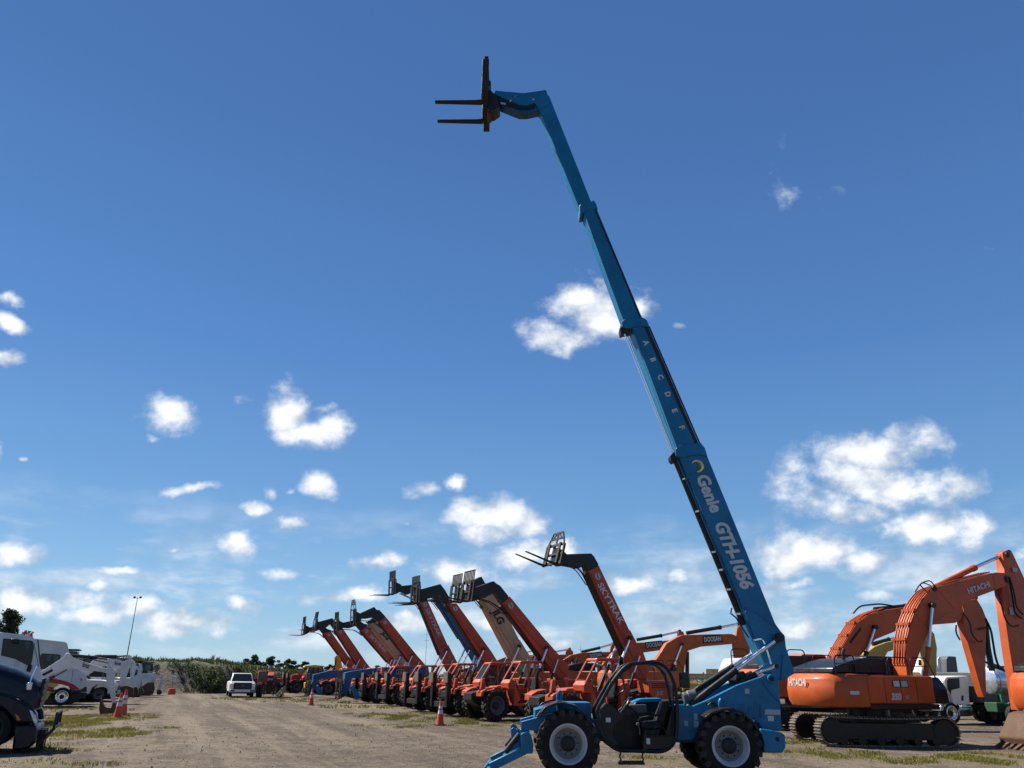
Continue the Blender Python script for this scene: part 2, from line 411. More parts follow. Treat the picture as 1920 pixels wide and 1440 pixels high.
# grass patches: centre, half size across, half size in depth, yellowness
PATCH = []
def patch(px, py, hx, hy, yel): g = ground_at(px, py); PATCH.append((g.x, g.y, hx, hy, yel))
patch(130, 1352, 1.9, 5.2, .8); patch(150, 1376, 1.7, 2.2, .7); patch(60, 1405, 1.3, 1.4, .5); patch(110, 1432, 1.1, .7, .5)
patch(232, 1366, 1.6, .9, .45); patch(120, 1330, 3.0, 2.2, .45)
patch(520, 1311, 4.5, 3.5, .4); patch(600, 1316, 3.5, 2.5, .35); patch(690, 1325, 3.2, 3.0, .3); patch(760, 1342, 2.6, 3.0, .35)
patch(835, 1352, 2.2, 2.4, .5); patch(745, 1362, 1.5, 1.0, .3); patch(900, 1358, 2.0, 1.5, .4)
patch(1500, 1412, 1.9, 1.3, .5); patch(1600, 1420, 1.9, 1.2, .5); patch(1720, 1424, 2.0, 1.2, .55); patch(1830, 1424, 2.0, 1.2, .5); patch(1915, 1420, 1.5, 1.4, .4)
patch(1490, 1392, 1.4, 1.6, .3); patch(1330, 1298, 8, 12, .35); patch(1240, 1425, 1.1, .6, .55)

def ground_material():
    m = bpy.data.materials.new('gravel_yard'); m.use_nodes = True; t = NT(m.node_tree); b = t.n['Principled BSDF']
    v = t.new('ShaderNodeTexCoord').outputs['Object']
    big = t.noise(v, .11, 5, .6); mid = t.noise(v, .9, 6, .65); fine = t.noise(v, 9.0, 6, .75); grit = t.noise(v, 42.0, 3, .7)
    c = t.mix(t.ramp(big, .32, .68), (0.082, 0.060, 0.041), (0.148, 0.114, 0.081))
    c = t.mix(t.math('MULTIPLY', t.ramp(mid, .42, .64), .8), c, (0.050, 0.037, 0.027))
    c = t.mix(t.math('MULTIPLY', t.ramp(fine, .50, .66), .85), c, (0.200, 0.168, 0.130))
    c = t.mix(t.math('MULTIPLY', t.ramp(fine, .47, .34), .75), c, (0.034, 0.026, 0.020))
    med = t.noise(v, 3.2, 5, .7)
    c = t.mix(t.math('MULTIPLY', t.ramp(med, .50, .64), .6), c, (0.060, 0.048, 0.037)); c = t.mix(t.math('MULTIPLY', t.ramp(med, .47, .36), .45), c, (0.180, 0.148, 0.112))
    # wheel ruts along the lane
    lv = t.vmath('DOT_PRODUCT', v, (LANE.y, -LANE.x, 0.0)); along = t.vmath('DOT_PRODUCT', v, tuple(LANE))
    cm = t.new('ShaderNodeCombineXYZ'); t.put(cm.inputs[0], t.math('MULTIPLY', lv, .9)); t.put(cm.inputs[1], t.math('MULTIPLY', along, .045))
    rut = t.noise(cm.outputs[0], 1.0, 4, .6, .3)
    c = t.mix(t.math('MULTIPLY', t.ramp(rut, .50, .63), .65), c, (0.055, 0.042, 0.031))
    c = t.mix(t.math('MULTIPLY', t.ramp(rut, .48, .36), .5), c, (0.170, 0.136, 0.099))
    vor = t.new('ShaderNodeTexVoronoi'); t.put(vor.inputs['Vector'], v); vor.inputs['Scale'].default_value = 14.0
    st = t.ramp(vor.outputs['Distance'], .30, .12)
    sel = t.new('ShaderNodeSeparateColor'); t.link(vor.outputs['Color'], sel.inputs[0])
    pick = t.math('MULTIPLY', st, t.ramp(sel.outputs[0], .62, .7))
    c = t.mix(t.math('MULTIPLY', pick, .8), c, t.mix(sel.outputs[1], (0.10, 0.085, 0.068), (0.24, 0.215, 0.18)))
    # thin turf where the grass grows
    best = None
    wv = t.vmath('MULTIPLY_ADD', t.vmath('SUBTRACT', t.noise(v, .7, 4, .6, col=True), (.5, .5, .5)), (2.2, 2.2, 0), v)
    for (gx, gy, hx, hy, ye) in PATCH:
        d = t.vmath('LENGTH', t.vmath('MULTIPLY_ADD', wv, (1/hx, 1/hy, 0.0), (-gx/hx, -gy/hy, 0.0)))
        best = d if best is None else t.math('MINIMUM', best, d)
    turf = t.math('MULTIPLY', t.ramp(best, 1.05, .62), t.ramp(fine, .35, .58))
    tc_ = t.mix(t.ramp(mid, .35, .65), (0.078, 0.072, 0.024), (0.170, 0.140, 0.058))
    c = t.mix(t.math('MULTIPLY', turf, .6), c, tc_)
    sp = t.new('ShaderNodeSeparateXYZ'); t.link(v, sp.inputs[0])
    far = t.math('MULTIPLY', t.ramp(sp.outputs[1], 100, 150), .9)
    c = t.mix(far, c, (0.06, 0.075, 0.025))
    t.link(c, b.inputs['Base Color']); b.inputs['Roughness'].default_value = .95; b.inputs['Specular IOR Level'].default_value = .2
    bp = t.new('ShaderNodeBump'); bp.inputs['Strength'].default_value = .8; bp.inputs['Distance'].default_value = .05
    hgt = t.math('ADD', t.math('MULTIPLY', fine, .7), t.math('ADD', t.math('MULTIPLY', pick, .5), t.math('MULTIPLY', grit, .25)))
    t.link(hgt, bp.inputs['Height']); t.link(bp.outputs[0], b.inputs['Normal'])
    return m
from mathutils import noise as MN
def ground():
    mb = MB(); xs = [-3000, -600, -200, -90]; x = -60
    while x <= 60: xs.append(x); x += .75
    xs += [90, 200, 600, 3000]
    ys = [-400, -60, -5]; y = 2
    while y < 100: ys.append(y); y += .4 if y < 32 else .9
    ys += [120, 160, 300, 800, 3500]
    def hz(x, y):
        if abs(x) > 61 or y < 1.9 or y > 101: return 0.0
        q = MN.fractal(Vector((x*.35, y*.35, 0)), 1.0, 2.0, 4) * .018 + MN.noise(Vector((x*1.7, y*1.7, 3))) * .010
        lv = x*LANE.y - y*LANE.x; q += math.sin(lv*2.6 + MN.noise(Vector((x*.1, y*.1, 0)))*3) * .006
        e = min(1, (61-abs(x))/8, (y-1.9)/6, (101-y)/8)
        return (q - .012) * max(0, e)
    n = len(xs)
    mb.v = [(x, y, hz(x, y)) for y in ys for x in xs]
    mb.f = [(j*n+i, j*n+i+1, (j+1)*n+i+1, (j+1)*n+i) for j in range(len(ys)-1) for i in range(n-1)]
    tag(mb.build('ground', ground_material(), sharp=180), kind='structure')
ground()

def leafmat(name, a, b_, trans=.25):
    m = bpy.data.materials.new(name); m.use_nodes = True; t = NT(m.node_tree); b = t.n['Principled BSDF']
    v = t.new('ShaderNodeTexCoord').outputs['Object']; gi = t.new('ShaderNodeNewGeometry')
    r = gi.outputs['Random Per Island']; a = tuple(q*.8 for q in a); b_ = tuple(q*.8 for q in b_)
    c = t.mix(t.math('MULTIPLY_ADD', r, .6, t.math('MULTIPLY', t.noise(v, .8, 3), .4)), a, b_)
    t.link(c, b.inputs['Base Color']); b.inputs['Roughness'].default_value = .65; b.inputs['Specular IOR Level'].default_value = .25
    tl = t.new('ShaderNodeBsdfTranslucent'); t.link(c, tl.inputs[0]); mx = t.new('ShaderNodeMixShader'); mx.inputs[0].default_value = trans
    t.link(b.outputs[0], mx.inputs[1]); t.link(tl.outputs[0], mx.inputs[2]); t.link(mx.outputs[0], t.n['Material Output'].inputs[0])
    return m
GRASS = leafmat('grass_blades', (0.095, 0.115, 0.024), (0.21, 0.20, 0.05))
GRASS_Y = leafmat('dry_grass_blades', (0.23, 0.20, 0.035), (0.42, 0.34, 0.09))
LEAF = leafmat('tree_leaves', (0.018, 0.040, 0.010), (0.060, 0.085, 0.024))
LEAF2 = leafmat('shrub_leaves', (0.030, 0.058, 0.014), (0.095, 0.115, 0.035))
LEAF3 = leafmat('weed_leaves', (0.06, 0.085, 0.022), (0.16, 0.155, 0.06))
BARK = paint('bark', (0.10, 0.075, 0.055), .9, .3, coat=0, bump=.4)

def grass():
    for nm, mat, sel in (('grass', GRASS, 0), ('dry_grass', GRASS_Y, 1)):
        rnd = random.Random(11 + sel); mb = MB()
        for (gx, gy, hx, hy, ye) in PATCH:
            dist = math.hypot(gx, gy); big = dist > 45
            cnt = int(hx*hy*PI*(190 if not big else 24) * (ye if sel else 1-ye) * 1.5)
            cnt = min(cnt, 9000)
            for _ in range(cnt):
                a = rnd.uniform(0, 2*PI); q = math.sqrt(rnd.random())*1.25
                x, y = gx + hx*q*math.cos(a), gy + hy*q*math.sin(a)
                if MN.noise(Vector((x*.9, y*.9, 7))) < (.02 - (.24 if ye > .65 else 0)) + .30*q + rnd.gauss(0, .16): continue
                hgt = rnd.uniform(.02, .075) * (1.5 if big else 1.0) * (1.3 if rnd.random() < .12 else 1); wd = .006 if not big else .03
                for k in range(3):
                    b = rnd.uniform(0, 2*PI); lx, ly = math.cos(b), math.sin(b); ln = rnd.uniform(.3, 1.1)*hgt; ox, oy = x + rnd.uniform(-.05,.05), y + rnd.uniform(-.05,.05)
                    mb.add([(ox-ly*wd, oy+lx*wd, -.03), (ox+ly*wd, oy-lx*wd, -.03), (ox+lx*ln*.5, oy+ly*ln*.5, hgt*.75), (ox+lx*ln, oy+ly*ln, hgt)], [(0,1,2),(0,2,3)])
        tag(mb.build(nm, mat, sharp=0), kind='stuff')
grass()
def stones():
    rnd = random.Random(5); mb = MB()
    for _ in range(7500):
        Y = 13 + 42*rnd.random()**1.9; X = rnd.uniform(-.72, .72)*Y
        r = rnd.uniform(.008, .022) * (1 + (Y-13)*.018) * (1.9 if rnd.random() < .04 else 1)
        p = []
        for sx, sy, sz in ((1,0,0),(-1,0,0),(0,1,0),(0,-1,0),(0,0,1),(.6,.5,.7),(-.5,.6,.65)):
            p.append((X + sx*r*rnd.uniform(.7,1.3), Y + sy*r*rnd.uniform(.7,1.3), sz*r*.8*rnd.uniform(.7,1.2)))
        mb.add(p, [(0,2,5),(2,6,5),(5,6,4),(0,5,4),(0,4,3),(3,4,1),(1,4,6),(1,6,2)])
    m = bpy.data.materials.new('loose_stone'); m.use_nodes = True; t = NT(m.node_tree); b = t.n['Principled BSDF']
    r = t.new('ShaderNodeNewGeometry').outputs['Random Per Island']
    t.link(t.mix(r, (0.065, 0.05, 0.037), (0.19, 0.16, 0.128)), b.inputs['Base Color']); b.inputs['Roughness'].default_value = .9
    tag(mb.build('gravel', m, sharp=0), kind='stuff')
stones()

# ---- earth berm closing the yard
def berm_h(x, y):
    f = (y - (80.5 + .06*(x+30) + 1.8*max(0, x+30) + 1.6*MN.noise(Vector((x*.16, 0, 2)))))
    h = 2.95 - .9*max(0, min(1, (x+32.5)/5)) + .35*MN.noise(Vector((x*.12, 5, 1)))
    if x > -14: h *= max(0.25, 1 - (x+14)*.03)
    q = max(0, min(1, f/5.2)); q = q*q*(3-2*q)
    return q*h + (.38*MN.fractal(Vector((x*.55, y*.55, 0)), 1.0, 2.0, 5) + .12*MN.noise(Vector((x*2.1, y*2.1, 0)))) * min(1, q*2.2) - .06
def berm():
    mb = MB(); xs = [-120 + i*.55 for i in range(290)]; ys = [78.0 + j*.4 for j in range(40)] + [95, 98, 104, 112, 125, 140]
    n = len(xs); mb.v = [(x, y, berm_h(x, y) * max(0, min(1, 1 - (y-106)/20)) - (.5 if y > 124 else 0)) for y in ys for x in xs]
    mb.f = [(j*n+i, j*n+i+1, (j+1)*n+i+1, (j+1)*n+i) for j in range(len(ys)-1) for i in range(n-1)]
    m = bpy.data.materials.new('earth_and_rubble'); m.use_nodes = True; t = NT(m.node_tree); b = t.n['Principled BSDF']
    v = t.new('ShaderNodeTexCoord').outputs['Object']
    a, f = t.noise(v, .35, 6, .65), t.noise(v, 2.6, 6, .7)
    c = t.mix(t.ramp(f, .35, .65), (0.032, 0.025, 0.019), (0.082, 0.066, 0.051))
    g = t.math('MULTIPLY', t.ramp(a, .46, .58), t.ramp(f, .35, .55)); sp = t.new('ShaderNodeSeparateXYZ'); t.link(v, sp.inputs[0])
    g = t.math('MAXIMUM', g, t.math('MULTIPLY', t.ramp(sp.outputs[2], 2.2, 2.9), t.ramp(f, .3, .6)))
    c = t.mix(g, c, t.mix(f, (0.035, 0.055, 0.016), (0.11, 0.115, 0.04)))
    t.link(c, b.inputs['Base Color']); b.inputs['Roughness'].default_value = .95
    bp = t.new('ShaderNodeBump'); bp.inputs['Distance'].default_value = .25; t.link(f, bp.inputs['Height']); t.link(bp.outputs[0], b.inputs['Normal'])
    tag(mb.build('earth_berm', m, sharp=180), kind='structure')
berm()
def weeds():
    rnd = random.Random(3); mb = MB()
    for _ in range(9000):
        x = rnd.uniform(-62, -12); y = rnd.uniform(81, 93) + 1.8*max(0, x+30)
        if MN.noise(Vector((x*.22, y*.22, 4))) < (.05 if y < 86 else -.25): continue
        z = berm_h(x, y); h = rnd.uniform(.15, .5) * (1.5 if rnd.random() < .08 else 1)
        for k in range(3):
            b = rnd.uniform(0, 2*PI); lx, ly = math.cos(b), math.sin(b); l = h*rnd.uniform(.2, .8); wd = .05
            mb.add([(x-ly*wd, y+lx*wd, z-.05), (x+ly*wd, y-lx*wd, z-.05), (x+lx*l*.5+ly*wd, y+ly*l*.5, z+h*.7), (x+lx*l, y+ly*l, z+h)], [(0,1,2),(0,2,3)])
    tag(mb.build('weeds', LEAF3, sharp=0), kind='stuff')
weeds()
def leafquad(mb, c, s, rnd):
    n = Vector((rnd.gauss(0,1), rnd.gauss(0,1), rnd.gauss(.4,1))).normalized(); a = n.orthogonal().normalized(); a = Matrix.Rotation(rnd.uniform(0, 6.28), 3, n) @ a; b = n.cross(a)
    c = Vector(c); mb.add([c - a*s, c - b*s*.5, c + a*s, c + b*s*.5], [(0,1,2,3)])
def foliage(rnd, blobs, per, leaf, flat=.75):
    mb = MB()
    for (bx, by, bz, br) in blobs:
        for _ in range(int(per*br*br)):
            d = Vector((rnd.gauss(0,1), rnd.gauss(0,1), rnd.gauss(0,1))).normalized() * br * (rnd.random()**.45)
            leafquad(mb, (bx+d.x, by+d.y, bz+d.z*flat), leaf*rnd.uniform(.6, 1.3), rnd)
    return mb
def make_tree(seed, H, Wd, leaf, label, loc, trunk_frac=.30, group=None, mat=None, name='pine_tree', blobs_n=36, per=230):
    rnd = random.Random(seed); root = empty(name, loc, 0, label, 'tree', group)
    tr = MB(); top = Vector((rnd.uniform(-.3,.3), rnd.uniform(-.3,.3), H*.86)); pts = [Vector((0,0,-.3)), Vector((.05,0,H*.3)), Vector((top.x*.5, top.y*.5, H*.6)), top]
    tr.tube(pts, [H*.024, H*.019, H*.013, H*.004], 8); blobs = []
    for k in range(blobs_n):
        zf = trunk_frac + (1-trunk_frac)*(k+.6*rnd.random())/blobs_n; a = rnd.uniform(0, 2*PI)
        env = math.sin(PI*min(1, .18+.82*(zf-trunk_frac)/(1-trunk_frac)))**.7
        rr = Wd*.5*env*rnd.uniform(.25, 1.08); c = Vector((top.x*zf + rr*math.cos(a), top.y*zf + rr*math.sin(a), H*(zf*.96)))
        s = Vector((top.x*zf*.6, top.y*zf*.6, H*max(.25, zf-.10))); tr.tube([s, (s+c)/2 + Vector((0,0,.12)), c], [H*.008, H*.006, H*.002], 5)
        blobs.append((c.x, c.y, c.z, Wd*rnd.uniform(.08, .155)))
    tr.build('trunk', BARK, root); foliage(rnd, blobs, per, leaf, .62).build('crown', mat or LEAF, root, sharp=0)
    return root
def tree_px(seed, x, ytop, D, wpx, label, **k):
    g = at_depth(x, 1262, D); sc = FPX/D/.87; H = 1.75 + (1272 + (x-960)*.013 - ytop)/sc; Wd = wpx/(FPX/(D*.93))
    return make_tree(seed, H, Wd, k.pop('leaf', .11), label, (g.x, D, 0), **k)
TG = 'trees beyond the earth berm'
tree_px(1, 475, 1228, 150, 46, 'tall pine with an open crown behind the red telehandler and the white pickup', group=TG, per=420, leaf=.17)
tree_px(2, 502, 1229, 154, 42, 'broad pine touching the taller one, right above the red telehandler', group=TG, per=420, leaf=.17)
tree_px(3, 541, 1235, 150, 42, 'round pine between the red telehandler and the yellow-roofed cab', group=TG, per=420, leaf=.17)
tree_px(4, 572, 1239, 160, 30, 'smaller pine whose top shows just left of the yellow cab roof', group=TG, per=420, leaf=.17)
tree_px(5, 617, 1246, 160, 28, 'low tree behind the yellow cab and the upright yellow digger arm', group=TG, per=420, leaf=.17)
tree_px(6, 706, 1247, 170, 26, 'small round tree seen in the gap above the low blue boom', group=TG, trunk_frac=.2, per=420, leaf=.17)
tree_px(7, -4, 1138, 62, 92, 'big dark tree at the far left edge above the white truck cab', name='oak_tree', trunk_frac=.25, leaf=.13, blobs_n=85, per=300)
tree_px(8, 455, 1252, 140, 22, 'low dark tree on the berm left of the pines', group=TG, trunk_frac=.15, per=420, leaf=.16)
tree_px(9, 520, 1250, 145, 22, 'low filler tree under the gap between the pines', group=TG, trunk_frac=.12, per=420, leaf=.16)
tree_px(10, 188, 1236, 95, 34, 'low green tree seen under the first white digger boom', name='oak_tree', trunk_frac=.15, per=420, leaf=.16)

def bushes():
    protos = []
    for k in range(3):
        rnd = random.Random(40+k); bl = [(rnd.uniform(-.6,.6), rnd.uniform(-.5,.5), rnd.uniform(.25,.95), rnd.uniform(.25,.45)) for _ in range(9)]
        mb = foliage(rnd, bl, 330, .085, .9)
        for q in range(7):
            a = rnd.uniform(0, 6.28); l = rnd.uniform(.9, 1.5)
            for i in range(14):
                f = .4 + .6*i/14; leafquad(mb, (math.cos(a)*.5*f, math.sin(a)*.5*f, l*f), .07, rnd)
        protos.append(mb.mesh('foliage', LEAF2, 0))
    spots = [(272,1248,.8,'sprig of a bush on the berm behind the white digger arms'),(293,1247,1.0,'leftmost full bush on the berm crest'),(322,1244,1.35,'bush on the crest above the square sign'),(334,1243,1.5,'tall ragged bush on the crest right of the sign'),
             (350,1243,1.3,'bush midway along the berm crest'),(363,1247,1.1,'bush on the crest above the bare rubble slope'),(385,1250,.8,'small crest bush left of the white pickup'),(398,1250,.8,'second small crest bush nearing the white pickup'),
             (412,1249,1.0,'crest bush above the pickup left mirror'),(428,1249,1.0,'crest bush directly above the white pickup'),(447,1250,1.2,'crest bush above the right side of the white pickup roof'),
             (362,1262,1.2,'dark shrub high on the slope at the end of the bare rubble'),(382,1268,1.5,'large shrub on the middle of the slope'),(398,1276,1.5,'shrub low on the slope left of the white pickup'),(414,1272,1.5,'shrub on the slope close to the pickup mirror'),
             (390,1288,1.2,'lowest shrub at the foot of the berm'),(408,1290,1.2,'shrub at the berm foot beside the pickup front wheel'),(372,1278,1.0,'shrub half way down beside the rubble'),(515,1272,1.3,'shrub right of the red telehandler'),(528,1268,1.3,'shrub behind the striped barrier boards'),(545,1270,1.2,'shrub between the barrier and the tall steel stabilisers')]
    for i, (x, y, s, lab) in enumerate(spots):
        d = ray(x, y); best = None
        for k in range(420):
            Y = 80 + k*.08; p = Vector((d.x*Y/d.y, Y, CAMH + d.z*Y/d.y))
            if p.z <= berm_h(p.x, Y) + .35*s: best = p; break
        if best is None: Yc = 89; best = Vector((d.x*Yc/d.y, Yc, 0))
        o = obj('bush', protos[i % 3], None); o.location = (best.x, best.y, berm_h(best.x, best.y) - .1); s *= .46 if y < 1256 else .8; o.scale = (s, s, s*1.05); o.rotation_euler = (0, 0, i*1.7)
        tag(o, lab, 'bush', 'bushes on the earth berm')
bushes()
def treeline():
    rnd = random.Random(9); mb = MB()
    for k in range(600):
        X = -330 + k*1.6 + rnd.uniform(-1.5, 1.5); Y = 420 + rnd.uniform(-25, 25); h = 3.0 + 1.5*MN.noise(Vector((X*.03, 0, 0))) + rnd.uniform(-.6, .6)
        for _ in range(40): leafquad(mb, (X + rnd.gauss(0, 2.0), Y, rnd.random()**.8*h), .55, rnd)
    tag(mb.build('distant_wood', LEAF, sharp=0), kind='stuff')
treeline()

# ================================================================== THE RAISED BLUE TELEHANDLER
def hero():
    f = Frame(2.7, 17.0, PI)
    h = thing('telehandler', f, 'large blue telehandler in the foreground with its boom raised high into the sky', 'telehandler')
    NF = .27                                   # half width of the outer boom section
    S = f.side
    def pp(pts, off): return f.poly(pts, off)
    def prism(name, pts, off, y0, y1, mat, parent=h, bevel=.012): return MB().prism(pp(pts, off), y0, y1).build(name, mat, parent, bevel)
    # --- wheels
    for px, py, sd in ((1066, 1396, 1), (1371, 1400, 1)):
        u, z = S(px, py, 1.03)
        for y in (.84, -.84): wheel(h, u, y, .605, .38, 1 if y > 0 else -1)
    fu = S(1066, 1396, 1.03)[0]; ru = S(1371, 1400, 1.03)[0]
    for u in (fu, ru):
        ax_ = MB(); ax_.cyl((u, -.68, .605), (u, .68, .605), .13, n=14); ax_.lathe([(0.001,-.26),(.2,-.2),(.27,0),(.2,.2),(0.001,.26)], (u, 0, .6), 18)
        for y in (-.62, .62): ax_.box(u-.17, u+.17, y-.09, y+.09, .42, .80)
        ax_.build('axle', DARK, h, .01)
    # --- frame
    fr = MB(); fr.box(ru-.9, fu+.25, -.42, .42, .62, 1.02); fr.prism([(fu+.2, .70), (fu+.62, .78), (fu+.62, 1.18), (fu+.1, 1.32), (fu-.5, 1.32), (fu-.5, .70)], -.46, .46)
    fr.build('frame', BLUE, h, .015)
    prism('nose_panel', [(977,1353),(1020,1341.5),(1048,1334),(1048,1375),(977,1368)], .62, .47, .62, BLUE)
    prism('nose_panel', [(977,1353),(1020,1341.5),(1048,1334),(1048,1375),(977,1368)], .62, -.62, -.47, BLUE)
    # near and far rear side plates carrying the boom pivot
    plate = [(1268,1321),(1300,1324),(1330,1311),(1383,1284),(1427,1269),(1433,1265),(1447,1264),(1454,1267),(1460,1276),(1463,1313),(1466,1371),(1431,1368),(1420,1352),(1393,1336),(1354,1332),(1330,1345),(1314,1362),(1300,1388),(1268,1388)]
    prism('side_plate', plate, .62, .40, .62, BLUE); prism('side_plate', plate, .62, -.62, -.40, BLUE)
    bz = MB(); u, z = S(1447, 1273, .66); bz.lathe([(.085,-.03),(.085,.03),(.05,.03),(.05,-.03)], (u, .645, z), 20, closed=True)
    bz.build('pivot_boss', BLUE, h, .004); MB().cyl((u, -.66, z), (u, .652, z), .05, n=16).build('boom_pin', DARK, h)
    rib = MB(); rib.tube([f.pt(a, b, .63) for a, b in ((1430,1271),(1432,1281),(1440,1293),(1452,1306),(1463,1318))], .02, 6)
    rib.build('edge_rib', BLUE, h)
    # rear lower bumper
    prism('rear_bumper', [(1425,1366),(1448,1369),(1466,1374),(1472,1378),(1473.5,1402),(1466,1411.5),(1432,1411.5),(1432,1392),(1428,1378)], .92, -.92, .92, BLUE, bevel=.02)
    hole = MB(); u, z = S(1458, 1386, .925); hole.lathe([(.001,.93),(.035,.93),(.04,.921),(.001,.921)], (u, 0, z), 16); hole.build('tie_down_hole', DECAL_K, h)
    # louvres: rows of real slots on the rear side plate
    for cx, y0, n in ((1391, 1321, 10), (1407, 1327, 12), (1417, 1316, 13)):
        for k in range(n):
            u, z = S(cx + k*.12, y0 + k*3.1, .62); MB().prism([(u-.042, z-.004), (u+.042, z-.004), (u+.042, z+.012), (u-.042, z+.012)], .6245, .638).build('louvre', BLUE, h)
    vent = MB(); vent.prism(pp([(1380,1322),(1400,1314),(1428,1312),(1432,1345),(1430,1358),(1412,1340),(1395,1331)], .62), .6205, .624); vent.build('vent_panel', BLUE, h)
    gh = MB(); gh.tube([f.pt(1426, 1321, .66), f.pt(1428, 1333, .67), f.pt(1427, 1347, .66)], .012, 6); gh.build('grab_handle', GREY, h)
    # decals on the rear plate
    for pts, mat in (([(1434.5,1330),(1463,1331),(1463,1340.5),(1434.5,1340)], DECAL_G), ([(1439,1342),(1451,1342.5),(1451,1352),(1440,1352)], DECAL), ([(1396.5,1291),(1405,1291.5),(1405,1301),(1396.5,1300.5)], DECAL_G),
                     ([(1283,1351.5),(1290,1352),(1290,1361.5),(1283,1361)], DECAL_G), ([(1301,1338),(1308,1338),(1308,1349.5),(1301,1349.5)], DECAL_G), ([(1301,1351),(1310,1351.5),(1310,1364),(1301,1363.5)], DECAL_G)):
        MB().prism(pp(pts, .62), .6215, .625).build('decal', mat, h)
    # engine pod on the far side, blue cover catching the sun
    e = MB(); a = S(1182, 1318, -.6)[0]; b2 = S(1300, 1318, -.6)[0]
    e.prism([(a, 1.0), (a, 1.22), (a-.12, 1.34), (b2, 1.38), (b2-.1, .9), (a-.2, .9)], -1.08, -.48); e.build('engine_cover', DARK, h, .02)
    hood = MB(); p = pp([(1182,1316),(1198,1309.5),(1234,1308.5),(1236,1314),(1200,1316)], -.3); hood.prism(p, -.46, .02); hood.build('instrument_hood', BLUE, h, .01)
    # --- cab (open protective frame)
    CO = 1.02
    loop = [(1119,1336),(1122,1326),(1148,1279),(1170,1252),(1182,1245),(1224,1241),(1243,1246),(1256,1260),(1266,1285),(1270,1325),(1269,1378),(1263,1394),(1254,1404),(1239,1409.5),(1160,1407),(1146,1399),(1133,1386),(1126,1368)]
    nearf = [f.pt(a, b, CO) for a, b in loop]
    farf = [Vector((q.x, .36, q.z)) for q in nearf]
    t = MB(); t.tube(roundpath(nearf, .10, 3, True), .036, 8, True); t.tube(roundpath(farf, .10, 3, True), .034, 8, True)
    for i in (3, 4, 6, 8, 10, 13): t.cyl(nearf[i], farf[i], .026, n=8)
    t.build('cab_frame', BLACK, h)
    roof = MB(); top = [nearf[i] for i in (3, 4, 5, 6, 7)]
    roof.rings([[Vector((q.x, 1.0, q.z + .012)), Vector((q.x, .38, q.z + .012)), Vector((q.x, .38, q.z - .01)), Vector((q.x, 1.0, q.z - .01))] for q in top]); roof.build('cab_roof', BLACK, h)
    front = MB(); front.tube([f.pt(1127,1318,.62), f.pt(1152,1272,.62), f.pt(1166,1252,.62)], .03, 8)
    front.build('window_post', BLACK, h); front = MB()
    front.tube([f.pt(1246,1262,.7), f.pt(1252,1290,.7), f.pt(1259,1322,.7)], .028, 8); front.build('window_post', BLACK, h); front = MB(); front.tube([f.pt(1262,1275,1.0), f.pt(1262.5,1330,1.0), f.pt(1262,1376,1.0)], .016, 8)
    front.build('window_post', BLACK, h); front = MB()
    front.tube(roundpath([f.pt(1163,1268,.95), f.pt(1170,1279,.95), f.pt(1171,1294,.95), f.pt(1160,1301,.95), f.pt(1149,1299,.95)], .1), .014, 6)
    front.build('hose', BLACK, h)
    tub = MB(); tub.prism(pp([(1125,1330),(1136,1318),(1158,1331),(1170,1344),(1152,1362),(1148,1378),(1160,1394),(1152,1400),(1136,1387),(1128,1366)], 1.0), .99, 1.005)
    tub.prism(pp([(1125,1330),(1136,1318),(1144,1322),(1140,1370),(1152,1400),(1136,1387),(1128,1366)], .7), .4, .99); tub.build('cab_front_panel', BLACK, h, .008)
    fl = MB(); fl.prism(pp([(1146,1399),(1160,1405),(1239,1407),(1256,1400),(1262,1386),(1262,1396),(1240,1411),(1158,1409)], .98), .36, .99); fl.build('cab_floor', BLACK, h, .008)
    bk = MB(); bk.prism(pp([(1258,1322),(1268,1322),(1268,1380),(1255,1400),(1240,1400)], .8), .36, .96); bk.prism(pp([(1135,1336),(1268,1336),(1264,1400),(1160,1404),(1140,1390)], .44), .425, .45); bk.build('cab_side_wall', BLACK, h, .008)
    door = MB(); door.prism(pp([(1209,1379),(1265,1382),(1266,1386),(1258,1398),(1243,1405),(1209,1404.5)], 1.03), 1.02, 1.035); door.build('half_door', BLACK, h, .006)
    db = MB(); db.tube([f.pt(1209,1379,1.045), f.pt(1263,1380.5,1.045)], .016, 6); db.tube([f.pt(1209,1379,1.045), f.pt(1209,1404,1.045)], .012, 6)
    db.tube(roundpath([f.pt(1223.5,1379,1.04), f.pt(1224,1368,1.04), f.pt(1231,1362.5,1.04), f.pt(1242,1363,1.04), f.pt(1249,1370,1.04), f.pt(1250,1380,1.04)], .1), .012, 6); db.build('door_bar', BLACK, h)
    for pts, mat, off in (([(1212,1384),(1219,1384.5),(1219,1395.5),(1212,1395)], DECAL, 1.04), ([(1136,1346),(1145,1345.5),(1145,1354.5),(1136,1354)], DECAL, 1.012)):
        MB().prism(pp(pts, off), off-.003, off).build('decal', mat, h)
    st = MB(); st.prism(pp([(1198,1353),(1232,1350),(1236,1357),(1234,1366),(1200,1366)], .7), .48, .94); st.prism(pp([(1226,1352),(1240,1316),(1250,1314),(1252,1322),(1240,1358)], .7), .50, .92)
    st.build('seat', SEAT, h, .03); sb = MB(); sb.prism(pp([(1203,1366),(1234,1366),(1230,1402),(1206,1402)], .7), .55, .88); sb.build('seat_base', BLACK, h, .01)
    ar = MB(); ar.prism(pp([(1196,1352),(1200,1344),(1226,1340),(1240,1336),(1240,1340),(1206,1348)], .94), .90, .98); ar.build('armrest', SEAT, h, .01)
    da = MB(); da.prism(pp([(1160,1331),(1172,1322),(1212,1321),(1214,1336),(1190,1338),(1164,1336)], .5), .38, .48); da.build('dashboard', GREY, h, .01)
